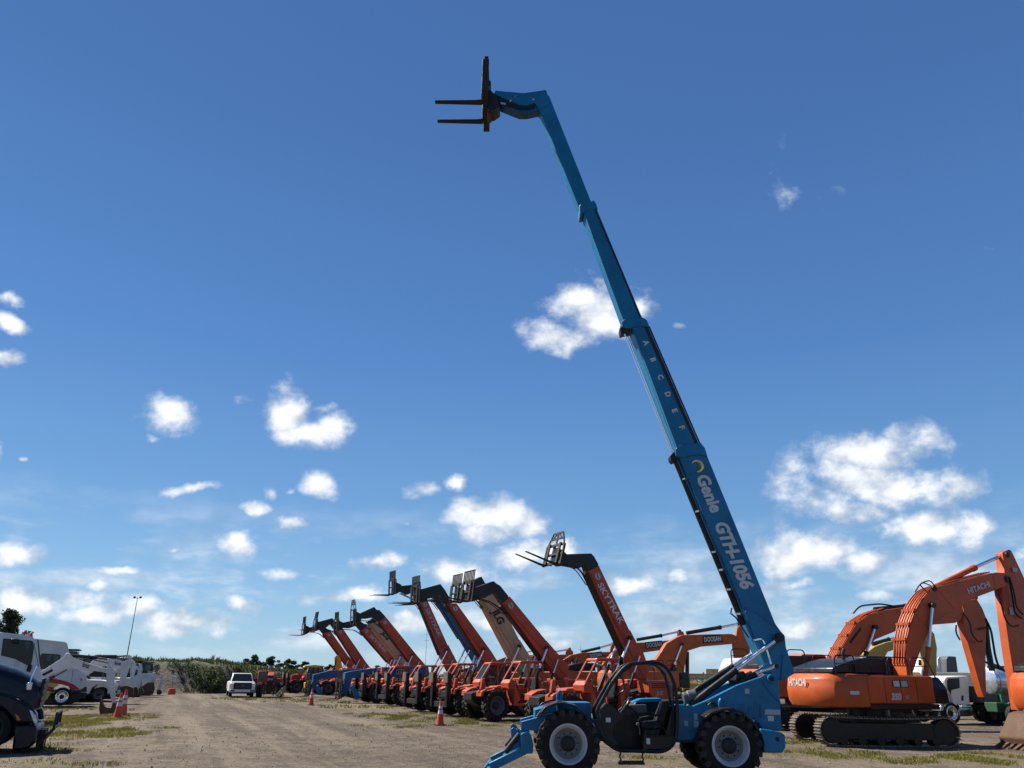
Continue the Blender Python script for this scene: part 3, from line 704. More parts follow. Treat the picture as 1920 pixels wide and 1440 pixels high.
    co = MB(); co.prism(pp([(1160,1342),(1182,1342),(1186,1330),(1172,1326)], .7), .60, .80); co.tube([f.pt(1168,1332,.7), f.pt(1182,1325,.7), f.pt(1190,1333,.7), f.pt(1197,1341,.7)], .025, 8); co.tube([f.pt(1173,1314,.8), f.pt(1180,1328,.8)], .022, 8); co.build('steering_column', BLACK, h, .006)
    sw = MB(); c = f.pt(1172, 1322, .7); R_ = Matrix.Rotation(math.radians(58), 3, 'Y'); sw.tube([c + R_ @ Vector((.17*math.cos(a), .17*math.sin(a), 0)) for a in [2*PI*k/20 for k in range(20)]], .016, 6, True)
    sw.tube([c + R_ @ Vector((.17, 0, 0)), c, c + R_ @ Vector((-.17, 0, 0))], .012, 6); sw.build('steering_wheel', BLACK, h)
    jl = MB(); jl.tube([f.pt(1200,1378,.9), f.pt(1199,1366,.9), f.pt(1196,1359,.9)], .012, 6); c = f.pt(1196,1358,.9); jl.lathe([(.001,-.03),(.03,-.02),(.035,0),(.03,.025),(.001,.035)], c, 12, 'z'); jl.build('joystick', GREY, h)
    ds = MB(); c = f.pt(1166, 1261, .8); ds.prism(pp([(1157,1265),(1160,1250),(1170,1244),(1180,1246),(1182,1251),(1166,1262),(1162,1270)], .8), .62, .98); ds.build('roof_light_housing', BLACK, h, .01)
    wl = MB(); c = f.pt(1163, 1238, .6); wl.lathe([(.001,-.07),(.07,-.05),(.085,.02),(.075,.03),(.001,.03)], c, 14, 'x'); wl.build('work_lamp', BLACK, h)
    mir = MB(); mir.tube([f.pt(1149,1285,1.03), f.pt(1143,1277,1.15), f.pt(1137,1263,1.2)], .011, 6); mir.build('mirror_arm', GREY, h)
    # step on two hangers
    sp = MB(); sp.prism(pp([(1160,1429.5),(1208,1429.5),(1208,1433.5),(1160,1433.5)], 1.0), .86, 1.06)
    for px in (1163, 1205): sp.tube([f.pt(px+1, 1410, .98), f.pt(px-1.2, 1419, 1.0), f.pt(px+1.2, 1424, 1.0), f.pt(px, 1430, 1.0)], .017, 6)
    for k in range(14):
        u, z = S(1163 + k*3.3, 1429.5, 1.0); sp.prism([(u-.012, z), (u+.012, z), (u, z+.03)], .87, 1.05)
    sp.build('step', DARK, h)
    # --- fenders
    for pts, y0, y1 in (([(1014,1334),(1022,1323),(1040,1316),(1058,1314.5),(1080,1321),(1098,1336),(1110,1356)], .66, 1.06), ([(1320,1343),(1334,1333),(1354,1326.5),(1374,1325.5),(1393,1333),(1412,1349),(1427,1371)], .66, 1.06)):
        for sgn in (1, -1):
            fd = MB(); q = pp(pts, 1.06); n_ = len(q); ins = []
            cx = sum(a for a, _ in q)/n_; 
            outer = q; inner = [(a + (cx-a)*.03, z-.035) for a, z in q]
            for strip in (outer, inner): pass
            fd.rings([[Vector((o_[0], sgn*y0, o_[1])), Vector((o_[0], sgn*y1, o_[1]-.02)), Vector((i_[0], sgn*y1, i_[1]-.03)), Vector((i_[0], sgn*y0, i_[1]))] for o_, i_ in zip(outer, inner)])
            fd.build('fender', BLACK, h, .006)
    # front fender topside plate, hoses and the blue lifting eye
    pl = MB(); pl.prism(pp([(1006,1344),(1022,1322),(1046,1314),(1060,1315),(1034,1322),(1018,1338),(1012,1348)], .8), .5, .66); pl.build('fender_bracket', GREY, h, .006)
    eye = MB(); eye.tube(roundpath([f.pt(1047,1332,.5), f.pt(1045.5,1312,.5), f.pt(1046.5,1300,.5), f.pt(1049.5,1296,.5), f.pt(1052,1300,.5), f.pt(1051,1332,.5)], .06), .032, 8); eye.build('lamp_bracket', BLUE, h)
    eye = MB(); eye.tube([f.pt(1350,1326,.66), f.pt(1350.5,1316,.66), f.pt(1352,1309.5,.66)], [.04,.05,.03], 8); eye.build('mirror', BLUE, h, .01)
    ho = MB()
    for k, pts in enumerate((((1326,1318),(1333,1314),(1339,1322),(1341,1330)), ((1328,1322),(1334,1316),(1342,1318),(1345,1330)), ((1330,1332),(1338,1330),(1346,1326),(1350,1334)))):
        ho.tube(roundpath([f.pt(a, b, .66+.02*k) for a, b in pts], .1), .014, 6)
    ho.build('hose', DARK, h)
    ac = MB(); c0, c1 = f.pt(1281, 1309, .3), f.pt(1305, 1304, .3); ac.tube([c0, c0.lerp(c1, .35), c0.lerp(c1, .36), c1], [.11, .11, .125, .125], 18); ac.build('air_filter', GREY, h, .008)
    # --- outriggers (front stabilisers), near and far
    for sgn in (1, -1):
        y = .66*sgn; off = .66
        o = MB(); o.prism(pp([(957,1369),(962,1364),(968,1367),(975,1376),(981,1374),(988,1371),(994,1376),(1000,1395),(1000,1410),(990,1412),(980,1405),(960,1395)], off), y-.14, y-.10)
        o.prism(pp([(976,1376),(981,1373),(988,1371),(995,1376),(1000,1396),(998,1412),(984,1412),(978,1402)], off), y+.10, y+.14); o.build('stabiliser_bracket', BLUE, h, .008)
        a, b_ = f.pt(988, 1404, off), f.pt(919, 1438, off); a.y = b_.y = y
        lg = MB(); lg.beam(a, b_, .20, .15); lg.build('stabiliser_leg', BLUE, h, .012)
        c0, c1, c2 = f.pt(974, 1379, off), f.pt(948, 1413, off), f.pt(932, 1437, off)
        for c in (c0, c1, c2): c.y = y + .12*sgn*0
        cy = MB(); cy.cyl(c0 + Vector((0,0,.02)), c1 + Vector((0,0,.03)), .055, n=14); cy.build('stabiliser_cylinder', DARK, h)
        rd = MB(); rd.cyl(c1, c2, .028, n=12); rd.build('stabiliser_rod', CHROME, h)
        ft = MB(); ft.prism([(b_.x-.14, .02), (b_.x+.16, .02), (b_.x+.12, .07), (b_.x+.05, .16), (b_.x-.05, .16), (b_.x-.12, .07)], y-.17, y+.17); ft.build('stabiliser_foot', BLUE, h, .01)
    # --- boom sections, each pulled out of the one below
    b1 = [(1273,856),(1324,849),(1390,1010),(1454,1169),(1472,1194),(1474,1213),(1491,1263),(1463,1277.5),(1440,1258),(1426,1228),(1412,1196),(1389,1131),(1330,992)]
    boom = prism('boom_base', b1, NF, -NF, NF, BLUE, bevel=.02)
    ctr = f.poly([(1299,852),(1464,1240)], 0)
    sp1 = MB(); sp1.prism(pp([(1396,1148),(1400,1139),(1428,1157),(1456,1177),(1471,1196),(1473,1214),(1447,1250),(1440,1256),(1426,1226)], NF), NF, NF+.022); sp1.build('pivot_cheek_plate', BLUE, h, .006)
    for a, b_ in (((1398,1138),(1430,1157)), ((1430,1157),(1458,1178)), ((1443,1227),(1456,1205)), ((1469,1228),(1465,1274))): MB().beam(f.pt(*a, NF+.02), f.pt(*b_, NF+.02), .03, .022).build('weld_rib', BLUE, h, .004)
    # wear collars
    def collar(pts, w_, nm='boom_collar'): return prism(nm, pts, w_, -w_, w_, BLUE, bevel=.012)
    collar([(1266,842),(1274,835),(1314,830),(1322,840),(1327,856),(1310,852),(1275,858),(1268,855)], NF+.03)
    b2 = [(1184,612),(1214,608),(1312,835),(1272,845)]
    prism('boom_middle', b2, .235, -.235, .235, BLUE, bevel=.015)
    collar([(1165,604),(1171,598),(1206,595),(1213,600),(1218,613),(1203,611),(1176,616),(1169,614)], .255)
    prism('boom_middle', [(1092,392),(1118,389),(1206,600),(1171,606)], .205, -.205, .205, BLUE, bevel=.015)
    collar([(1086,388),(1088,383),(1106,380),(1113,375),(1117,380),(1121,391),(1106,391),(1092,400),(1088,399)], .22)
    prism('boom_tip', [(1011,204),(1020,190),(1024,175),(1030,180),(1111,384),(1088,394)], .17, -.17, .17, BLUE, bevel=.015)
    goose = [(929,169.5),(954,171.8),(983,174),(1006,170.5),(1023.7,168),(1031,188),(1028,197),(1012,205),(1002,192),(988,197.5),(974,196.5),(957,189),(938,181),(926,176)]
    prism('gooseneck', goose, .19, -.19, .19, BLUE, bevel=.012)
    prism('gooseneck_shell', [(938,181),(957,189),(974,197),(988,198),(1002,192),(1012,196),(1012,205),(988,210),(974,210),(956,203),(939,196),(932,189)], .15, -.15, .15, BLUE_B, bevel=.01)
    dk = MB(); dk.prism(pp([(931,181),(940,184),(956,191),(974,199),(988,200),(1003,195),(1003,203),(988,206),(974,206),(950,198),(936,192)], .17), -.165, .165); dk.build('tilt_cylinder', BLACK, h, .006)
    bolt = MB()
    for px, py in ((1000, 187), (957, 189)):
        u, z = S(px, py, .19); bolt.cyl((u, -.2, z), (u, .2, z), .03, n=12)
    bolt.build('head_pin', DECAL_G, h)
    MB().prism(pp([(938.5,191),(948,192),(948.5,195.5),(939,194.5)], .19), .172, .176).build('decal', DECAL_G, h)
    # groove strips along the middle sections (dark wear tracks) and cylinders/hoses
    tk = MB(); tk.prism(pp([(1207,612),(1213,610),(1309,830),(1303,832)], .235), .236, .243); tk.prism(pp([(1114,392),(1117,391),(1204,598),(1201,598)], .205), .206, .213); tk.build('wear_track', DARK, h)
    ex = MB()
    a, b_ = f.pt(1264, 858, .05), f.pt(1394, 1172, .05); a.y = b_.y = .10
    ex.cyl(a, b_, .075, n=14); ex.build('extension_cylinder', BLACK, h)
    rr = MB()
    for y, dx in ((.16, 0), (.04, 4)):
        a, b_ = f.pt(1168+dx, 618, y), f.pt(1261+dx, 853, y); rr.cyl(a, b_, .016, n=8)
    rr.build('extension_rod', CHROME, h)
    rb = MB(); rb.prism(pp([(1162,616),(1166,611),(1180,612),(1182,620),(1172,624),(1164,626)], .2), -.05, .22); rb.build('rod_bracket', DARK, h, .006); rb = MB(); rb.prism(pp([(1256,855),(1262,848),(1274,850),(1277,860),(1262,866),(1258,862)], .2), -.05, .22); rb.build('rod_bracket', DARK, h, .006)
    for t_ in (.1, .3, .55, .66, .78, .93):
        p = f.pt(1277+(1400-1277)*t_, 866+(1172-866)*t_, NF); MB().beam(p + Vector((.07,-.12,0)), p + Vector((.02,.01,-.01)), .05, .04).build('pipe_clip', GREY, h)
    pi_ = MB(); pi_.tube([f.pt(a, b_, NF+.01) for a, b_ in ((1270,862),(1300,930),(1340,1025),(1386,1132),(1411,1198))], .016, 6); pi_.tube([f.pt(a, b_, .1) for a, b_ in ((1372,1140),(1370,1150),(1380,1158),(1392,1178),(1404,1196))], .018, 6)
    pi_.build('hydraulic_pipe', BLUE_B, h)
    pp2 = MB()
    for k in (0, 1): pp2.tube(roundpath([f.pt(a, b_, NF+.03) for a, b_ in ((1413+2*k,1200+k),(1428+2*k,1196+2*k),(1434+2*k,1210),(1445+2*k,1246))], .1), .010, 6)
    pp2.build('hydraulic_pipe', CHROME, h)
    rt = MB()
    for y in (.2,): rt.tube([f.pt(a, b_, y) for a, b_ in ((1217,612),(1262,716),(1314,836))], .018, 6)
    rt.build('hose', BLACK, h)
    # --- lift cylinders (pair) and compensating cylinders (pair)
    for y, q0, q1, q2 in ((.40, (1288,1327), (1381,1256), (1462,1195)), (-.34, (1299,1298), (1376,1249), (1460,1192))):
        off = y; A, B_, C_ = f.pt(*q0, off), f.pt(*q1, off), f.pt(*q2, off)
        m_ = MB(); m_.tube([A, A.lerp(B_, .15), A.lerp(B_, .151), B_], [.05, .06, .068, .068], 16); e0 = A.lerp(B_, .965); m_.cyl(e0, B_, .076, n=16); m_.build('lift_cylinder', BLACK, h)
        MB().cyl(B_, C_, .042, n=16).build('lift_rod', CHROME, h)
        k = MB(); k.lathe([(.001,-.07),(.085,-.07),(.085,.07),(.001,.07)], C_, 16); k.beam(C_, C_.lerp(B_, .12), .11, .12); k.build('rod_eye', BLACK, h, .006)
    for y, q0, q1, q2 in ((.42, (1374,1285), (1417,1264), (1455,1249)), (-.36, (1368,1281), (1410,1262), (1450,1247))):
        A, B_, C_ = f.pt(*q0, y), f.pt(*q1, y), f.pt(*q2, y)
        MB().cyl(A, B_, .055, n=14).build('slave_cylinder', BLACK, h); MB().cyl(B_, C_, .028, n=12).build('slave_rod', CHROME, h)
        k = MB(); k.lathe([(.001,-.05),(.045,-.05),(.045,.05),(.001,.05)], C_, 12); k.build('rod_eye', DARK, h)
    br = MB(); br.prism(pp([(1380,1262),(1392,1258),(1398,1264),(1396,1270),(1378,1276)], .3), -.2, .36); br.build('cylinder_bracket', BLACK, h, .006)
    # --- lettering
    T = Vector((ctr[1][0]-ctr[0][0], 0, ctr[1][1]-ctr[0][1])).normalized(); N = (0, 1, 0)
    U = Vector(N).cross(T)
    lettering('Genie', f.pt(1305, 893, NF), T, N, .385, DECAL, h, fit=(f.pt(1337, 962, NF)-f.pt(1305, 893, NF)).length, bold=.016, shear=.12)
    lettering('GTH-1056', f.pt(1339, 981, NF), T, N, .385, DECAL, h, fit=(f.pt(1393, 1107, NF)-f.pt(1339, 981, NF)).length, bold=.018, shear=.22, spacing=.97)
    c = f.pt(1306, 875, NF); em = MB(); pts = []
    for k in range(15):
        a = math.radians(-20 + 235*k/14); r = .125; pts.append(c + T*(r*math.cos(a)) + U*(r*math.sin(a)) + Vector((0,.006,0)))
    em.tube(pts, [.014 + .042*math.sin(PI*min(1, (k+1.5)/15)) for k in range(15)], 6); em.build('emblem', GOLD, h)
    for k, ch in enumerate('ABCDEF'):
        px, py = 1205.5 + k*13.45, 640.5 + k*31.9
        lettering(ch, f.pt(px, py, .235), T, N, .17, DECAL, h, bold=.008)
    lettering('Z', f.pt(964, 183, .19), (-1, 0, .05), N, .1, DECAL_G, h)
    # --- fork carriage at the boom head (its own heading is level)
    u0, z0 = S(905, 187, .40)              # near fork at the heel
    cz = z0 - .06; cu = S(911, 190, 0)[0]
    car = MB()
    for y in (-.78, .78): car.box(cu-.09, cu+.08, y-.05, y+.05, cz, cz+1.06)
    for z, hh in ((cz, .12), (cz+.48, .10), (cz+.98, .07)): car.box(cu-.08, cu+.07, -.735, .735, z, z+hh)
    for y in (-.28, .28): car.box(cu-.04, cu+.04, y-.04, y+.04, cz+.12, cz+.98)
    car.build('fork_carriage', STEEL, h, .006)
    bkr = MB()
    for k in range(7): bkr.box(cu-.05, cu+.04, -.5+k*.167-.02, -.5+k*.167+.02, cz+1.05, cz+1.36)
    bkr.box(cu-.06, cu+.05, -.55, .55, cz+1.36, cz+1.42); bkr.box(cu-.06, cu+.05, -.55, -.51, cz+1.05, cz+1.36); bkr.box(cu-.06, cu+.05, .51, .55, cz+1.05, cz+1.36)
    bkr.build('load_backrest', STEEL, h, .004)
    qa = MB(); qa.prism([(cu-.05, cz+.9), (cu-.13, cz+.85), (cu-.14, cz+.72), (cu-.06, cz+.62)], -.24, .24)
    qa.prism([(cu-.05, cz+.60), (cu-.16, cz+.52), (cu-.30, cz+.34), (cu-.33, cz+.22), (cu-.40, cz+.02), (cu-.25, cz-.12), (cu-.12, cz-.16), (cu-.05, cz-.05)], -.22, .22); qa.build('quick_coupler', DARK, h, .008)
    MB().prism([(cu-.06, cz+.1), (cu-.12, cz-.02), (cu-.16, cz-.26), (cu-.06, cz-.24)], -.15, .15).build('coupler_hook', RUST, h, .006)
    for y in (.40, -.36):
        fk = MB(); tipu = S(816, 185, .4)[0]
        fk.prism([(cu+.05, cz+.92), (cu+.05, cz-.02), (cu+.10, cz-.07), (tipu, cz-.05), (tipu, cz-.03), (cu+.25, cz+.0), (cu+.11, cz+.02), (cu+.10, cz+.92)], y-.065, y+.065); fk.build('fork', STEEL, h, .006)
    return h
HERO = hero()

# ================================================================== THE ROW OF TELEHANDLERS
ROWYAW = math.radians(210)
ROWDIR = Vector((-0.342, 0.94, 0))
ROWGRP = 'telehandlers parked in a row with their booms raised'
def carriage(h, heel, tip, hgt=1.25, wd=1.3, tilt=0.0, back=True, mat=STEEL, flen=None, trap=False):
    """Fork carriage facing forward; heel and tip are (forward, up) of the forks."""
    if tip is None: tip = (heel[0] + 1.15, heel[1])
    hx, hz = heel; tx, tz = tip; pit = math.atan2(tz-hz, tx-hx); L = flen or math.hypot(tx-hx, tz-hz)
    L = max(.6, min(L, 1.5)); M = Matrix.Translation((hx, 0, hz)) @ Matrix.Rotation(-pit, 4, 'Y')
    w2 = wd/2; c = MB()
    for y in (-w2+.04, w2-.04): c.box(-.05, .03, y-.04, y+.04, 0, hgt*.62)
    for z, t in ((.02, .10), (hgt*.3, .07), (hgt*.58, .09)): c.box(-.045, .025, -w2+.08, w2-.08, z, z+t)
    for y in (-.18, .18): c.box(-.10, -.03, y-.05, y+.05, .02, hgt*.62)
    c.xform(M).build('fork_carriage', mat, h)
    if back and trap:
        b = MB()
        for sg in (-1, 1): b.beam((0, sg*(w2-.05), hgt*.6), (0, sg*(w2-.32), hgt), .05, .05); b.beam((0, sg*(w2-.30), hgt*.8), (0, sg*.06, hgt*.98), .04, .04)
        b.box(-.03, .02, -w2+.30, w2-.30, hgt-.04, hgt+.02); b.box(-.03, .02, -w2+.16, w2-.16, hgt*.79, hgt*.84); b.box(-.025, .015, -.04, .04, hgt*.66, hgt)
        b.xform(M).build('load_backrest', mat, h)
    elif back:
        n = 8
        b = MB(); b.box(-.03, .02, -w2+.12, w2-.12, hgt*.97, hgt); b.box(-.03, .02, -w2+.12, w2-.12, hgt*.64, hgt*.68)
        for k in range(n): y = -w2+.14 + (wd-.28)*k/(n-1); b.box(-.025, .015, y-.02, y+.02, hgt*.68, hgt*.97)
        b.xform(M).build('load_backrest', mat, h)
    q = MB(); q.prism([(-.04, hgt*.08), (-.04, hgt*.55), (-.34, hgt*.50), (-.62, hgt*.42), (-.62, hgt*.16), (-.3, hgt*.05)], -.16, .16); q.xform(M).build('coupler', BLACK, h, .01)
    for y in (-.38, .38):
        f = MB(); f.prism([(.03, hgt*.66), (.03, .0), (.07, -.05), (L, -.03), (L, -.015), (.30, .01), (.09, .03), (.075, hgt*.66)], y-.06, y+.06)
        f.xform(M).build('fork', mat, h)
def telehandler(px, py, s, poly, black, heel, tip, col, label, txt=None, shield=False, outrig=False, carr=True, hgt=1.25, cabcol=None, enclosed=False, half=.21, low=False, mir=False, tilt_cyl=True, steer=0.0, dark_under=True):
    Yp = 39.5 + .94*s; d = ray(px, py); X = d.x*Yp/d.y; e = Vector((math.cos(ROWYAW), math.sin(ROWYAW), 0))
    o = Vector((X, Yp, 0)) + e*2.85
    f = Frame(o.x, o.y, ROWYAW); h = thing('telehandler', f, label, 'telehandler', ROWGRP)
    cab = cabcol or col
    R_ = .64
    for ux in (1.55, -1.55):
        for y in (.92, -.92): wheel(h, ux, y, R_, .38, 1 if y > 0 else -1, GREY, steer=(steer if ux > 0 else -steer))
    # frame, axle beams, belly
    b = MB(); b.prism([(2.25, .72), (2.45, .85), (2.45, 1.12), (2.0, 1.22), (-1.2, 1.18), (-2.4, 1.45), (-3.1, 1.75), (-3.25, 1.2), (-2.6, .62), (2.0, .55)], -.36, .36)
    for ux in (1.55, -1.55): b.box(ux-.14, ux+.14, -.74, .74, .50, .78)
    b.build('frame', DARK, h, .01)
    # front fenders / nose
    for y in (1, -1):
        nb = MB(); nb.prism([(2.28, 1.0), (2.26, 1.20), (2.0, 1.33), (1.6, 1.39), (1.0, 1.37), (1.0, 1.33), (1.58, 1.345), (1.96, 1.28), (2.14, 1.14), (2.16, 1.0)], .46*y, .96*y); nb.build('fender', cab, h, .012)
    hl = MB(); hl.lathe([(.001, .04), (.075, .03), (.08, -.06), (.001, -.08)], (2.30, .62, 1.34), 14, 'x'); hl.build('headlight', DARK, h, .0)
    st = MB(); st.prism([(1.98, 1.2), (2.20, 1.2), (2.12, 1.72), (1.98, 1.74)], .60, .74); st.build('light_post', cab, h, .01)
    # cab on the near side
    c = MB(); c.prism([(.70, 1.30), (.98, 1.28), (1.02, 1.56), (.86, 1.72), (.70, 1.66), (.38, .92), (.58, .62), (.72, .62)], .40, 1.14); c.build('cab_nose', cab, h, .03)
    c = MB(); c.prism([(-.86, .62), (.60, .62), (.60, .72), (-.86, .72)], .36, 1.12); c.build('cab_floor', cab, h, .01)
    c = MB(); c.prism([(-.86, .72), (-.66, .72), (-.66, 1.55), (-.86, 1.55)], .40, 1.12); c.prism([(-.86, .72), (.50, .72), (.50, 1.35), (-.86, 1.35)], .36, .40); c.build('cab_back', cab, h, .012)
    r = MB(); p = [(.92, 1.62), (.38, 2.42), (-.80, 2.46), (-.84, 1.50)]
    for y in (1.08, .44): r.tube(roundpath([Vector((a, y, z)) for a, z in p], .14, 3), .045, 6)
    r.cyl((-.05, 1.08, 2.44), (-.05, 1.08, .72), .04, n=6); r.cyl((.38, 1.08, 2.42), (.38, .44, 2.42), .04, n=6); r.cyl((-.80, 1.08, 2.46), (-.80, .44, 2.46), .04, n=6); r.cyl((-.42, 1.08, 2.45), (-.42, 1.08, 1.5), .03, n=6)
    r.build('cab_frame', cab, h)
    q = MB(); q.prism([(.40, 2.40), (.36, 2.50), (-.80, 2.53), (-.84, 2.42)], .42, 1.10); q.build('cab_roof', cab, h, .03)
    if enclosed:
        g = MB(); g.prism([(.80, 1.72), (.36, 2.36), (-.02, 2.38), (-.02, 1.45), (.60, 1.40)], 1.085, 1.093); g.build('window', GLASS, h); g = MB(); g.prism([(-.10, 2.38), (-.76, 2.40), (-.78, 1.6), (-.10, 1.5)], 1.085, 1.093); g.build('window', GLASS, h)
    if enclosed:
        g = MB(); g.rings([[Vector((.90, .48, 1.66)), Vector((.90, 1.04, 1.66)), Vector((.89, 1.04, 1.65)), Vector((.89, .48, 1.65))], [Vector((.39, .48, 2.38)), Vector((.39, 1.04, 2.38)), Vector((.38, 1.04, 2.37)), Vector((.38, .48, 2.37))]]); g.build('windscreen', GLASS, h)
    sm = MB(); sm.box(-.62, -.10, .52, .98, .95, 1.12); sm.prism([(-.62, 1.12), (-.46, 1.12), (-.56, 1.80), (-.70, 1.78)], .54, .96); sm.box(-.55, -.18, .58, .92, .72, .95); sm.build('seat', SEAT, h, .03)
    w_ = MB(); w_.prism([(.30, .72), (.62, .95), (.70, 1.45), (.48, 1.58), (.42, 1.35)], .56, .96); w_.tube([(.34+.14*math.cos(a)*.5, .76+.16*math.sin(a), 1.62+.14*math.cos(a)*.8) for a in [2*PI*k/12 for k in range(12)]], .018, 5, True); w_.build('dashboard', BLACK, h, .01)
    # engine pod and rear body
    g = MB(); g.prism([(.9, .75), (.9, 1.30), (.7, 1.42), (-1.0, 1.52), (-1.0, .75)], -1.14, -.40); g.build('engine_pod', cab, h, .02)
    g = MB(); g.prism([(-2.1, 1.18), (-2.1, 1.76), (-3.2, 1.80), (-3.35, 1.70), (-3.35, .80), (-2.6, .74)], -1.05, -.30); g.prism([(-2.1, 1.3), (-2.1, 1.72), (-3.2, 1.76), (-3.32, 1.66), (-3.32, .85), (-2.6, .80)], .32, 1.02); g.build('rear_body', cab, h, .02)
    for k in range(3): MB().box(-2.95, -2.25, 1.022, 1.030, 1.62-k*.07, 1.65-k*.07).build('grille_slot', DECAL_K, h)
    lettering('JLG' if 'blue' not in label else 'Genie', (-2.45, 1.025, 1.22), (-1, 0, 0), (0, 1, 0), .20, DECAL_G, h, bold=.004, shear=.2)
    ps = MB(); ps.prism([(-.95, 1.1), (-1.05, 1.62), (-1.30, 1.68), (-1.36, 1.1)], .56, .84); ps.build('filler_tower', cab, h, .04)
    # boom
    P_ = f.poly(poly, half); bm = MB().prism(P_, -half, half); bm.build('boom', col, h, .018)
    u0, z0 = f.side(px, py, half)
    topc = ((P_[0][0]+P_[1][0])/2, (P_[0][1]+P_[1][1])/2) if not low else None
    if black:
        B_ = f.poly(black, half*.8); MB().prism(B_, -half*.8, half*.8).build('boom_head', BLACK if not low else col, h, .012)
    if not low:
        ax_ = Vector((topc[0]-u0, 0, topc[1]-z0)); L = ax_.length; ax_.normalize(); pe = Vector((-ax_.z, 0, ax_.x)) if False else Vector((ax_.z, 0, -ax_.x))   # pe: towards the boom's underside
        base = Vector((u0, 0, z0))
        tl = Vector((P_[0][0], 0, P_[0][1])); gi = MB(); bl = Vector((P_[-1][0], 0, P_[-1][1])); gd = (tl - bl).normalized(); ge = Vector((gd.z, 0, -gd.x)); gi.beam(bl + gd*.25 + ge*.045, tl - gd*.06 + ge*.045, half*1.5, .10); gi.build('underside_shade_and_hoses', BLACK if col not in (TAN, BLUE_B) else col, h, .01)  # black paint stands in for underside shade and black hoses on orange booms
        hp = MB(); hp.tube([tl - ax_*q_ - pe*.05 + Vector((0, half+.02, 0)) for q_ in (.1, L*.5, L-.9)], .018, 5); hp.build('hydraulic_pipe', col, h)
        if black:
            for dy in (.10, .16, -.12):
                q = [f.pt(*black[len(black)//2 - 1], half*.8), f.pt(*black[-1], half*.8)]; a0 = tl + Vector((0, dy, 0)) - ax_*.5 + ge*.16; a1 = tl + ge*.30 + ax_*.35 + Vector((0, dy, 0)); a2 = q[1] + Vector((0, dy - q[1].y, -.12)); MB().tube(roundpath([a0, a1, a2], .3), .022, 5).build('hose', BLACK, h)
        at = base + ax_*1.55 + pe*.05
        for y in (half+.14, -half-.14):
            a = Vector((-.55, y, 1.05)); t_ = Vector((at.x, y, at.z)); m_ = a.lerp(t_, .56)
            MB().cyl(a, m_, .085, n=10).build('lift_cylinder', BLACK, h); MB().cyl(m_, t_, .052, n=10).build('lift_rod', CHROME, h)
        a = Vector((-1.45, half+.12, 1.0)); t_ = base + ax_*.75 + Vector((0, half+.12, 0)); m_ = a.lerp(t_, .62)
        MB().cyl(a, m_, .06, n=8).build('slave_cylinder', BLACK, h); MB().cyl(m_, t_, .035, n=8).build('slave_rod', CHROME, h)
        ck = MB(); ck.prism([((base + ax_*1.95 + pe*.12).x, (base + ax_*1.95 + pe*.12).z), ((base + ax_*1.75 - pe*.22).x, (base + ax_*1.75 - pe*.22).z), ((base - pe*.25).x, (base - pe*.25).z), ((base + pe*.2).x, (base + pe*.2).z), ((base + ax_*1.2 + pe*.26).x, (base + ax_*1.2 + pe*.26).z)], half+.001, half+.02); ck.build('pivot_cheek_plate', col, h)
        MB().lathe([(.001, -.05), (.09, -.05), (.09, .05), (.001, .05)], at + Vector((0, half+.14, 0)), 12).build('cylinder_pin', BLACK, h)
        T, N = -ax_, Vector((0, 1, 0)); U = N.cross(T)
        if shield:
            c = base + ax_*(L-.34) + Vector((0, half+.004, 0))
            sd = MB(); pts = [(-.20, 0), (-.12, .15), (.06, .19), (.20, .10), (.24, 0), (.20, -.10), (.06, -.19), (-.12, -.15)]
            sd.rings([[c + T*a*.72 + U*b2*.72 + N*t_ for a, b2 in pts] for t_ in (0, .006)]); sd.build('shield_decal', DECAL_G, h)
            sl = MB(); sl.rings([[c + T*a + U*b2 + N*t_ for a, b2 in ((-.13, .02), (-.09, .05), (.13, -.02), (.09, -.05))] for t_ in (.007, .011)]); sl.build('shield_mark', DECAL_K, h)
        if txt:
            word, size, a_, b2_, m_ = txt
            pa, pb = f.pt(*a_, half), f.pt(*b2_, half)
            lettering(word, pa - U*(size*.36), pb - pa, N, size, m_, h, fit=(pb - pa).length, bold=size*(.05 if word == 'JLG' else .02), shear=.15)
    if carr: carriage(h, f.side(*heel, 0), f.side(*tip, 0) if tip else None, hgt=hgt, trap=('tilted forks' in label or 'pierced' in label))
    if mir:
        m_ = MB(); m_.tube([(1.0, 1.1, 1.7), (1.35, 1.25, 2.05), (1.45, 1.3, 2.2)], .02, 5); m_.box(1.38, 1.52, 1.2, 1.45, 1.98, 2.36); m_.build('mirror', CONE_O, h, .02)
    if outrig:
        oc = outrig
        fb = MB(); fb.box(2.40, 2.58, -.95, .95, .42, .66); fb.build('stabiliser_beam', oc, h, .01)
        for y in (.84, -.84):
            p = MB(); p.prism([(2.42, .42), (2.66, .42), (2.64, 1.95), (2.44, 1.95)], y-.11, y+.11); p.build('stabiliser_leg', BLACK if oc is DARK else oc, h, .01)
            k = MB(); k.box(2.66, 2.72, y-.24, y+.24, 1.52, 2.0); k.build('stabiliser_pad', PADBROWN if oc is DARK else oc, h, .01)
            q = MB(); q.cyl((2.36, y-.17, .60), (2.36, y-.17, 1.55), .06, n=8); q.build('stabiliser_cylinder', BLACK, h)
    return h
O = ORANGE
telehandler(1212, 1262, -7, [(1103,1071),(1123,1060),(1190,1202),(1206,1222),(1218,1255),(1212,1275),(1196,1272),(1180,1238)],
    [(1056,1040),(1061,1039),(1109,1037.5),(1114,1043),(1122,1057),(1122,1061),(1102,1071),(1098,1059),(1087,1065),(1068,1061),(1056,1053)], (1034,1060), (976,1035), O,
    'red-orange telehandler nearest in the row with steep boom and tilted forks against the cloud', ('SKYTRAK', .38, (1124,1093), (1167,1169), DECAL), True, hgt=1.35)
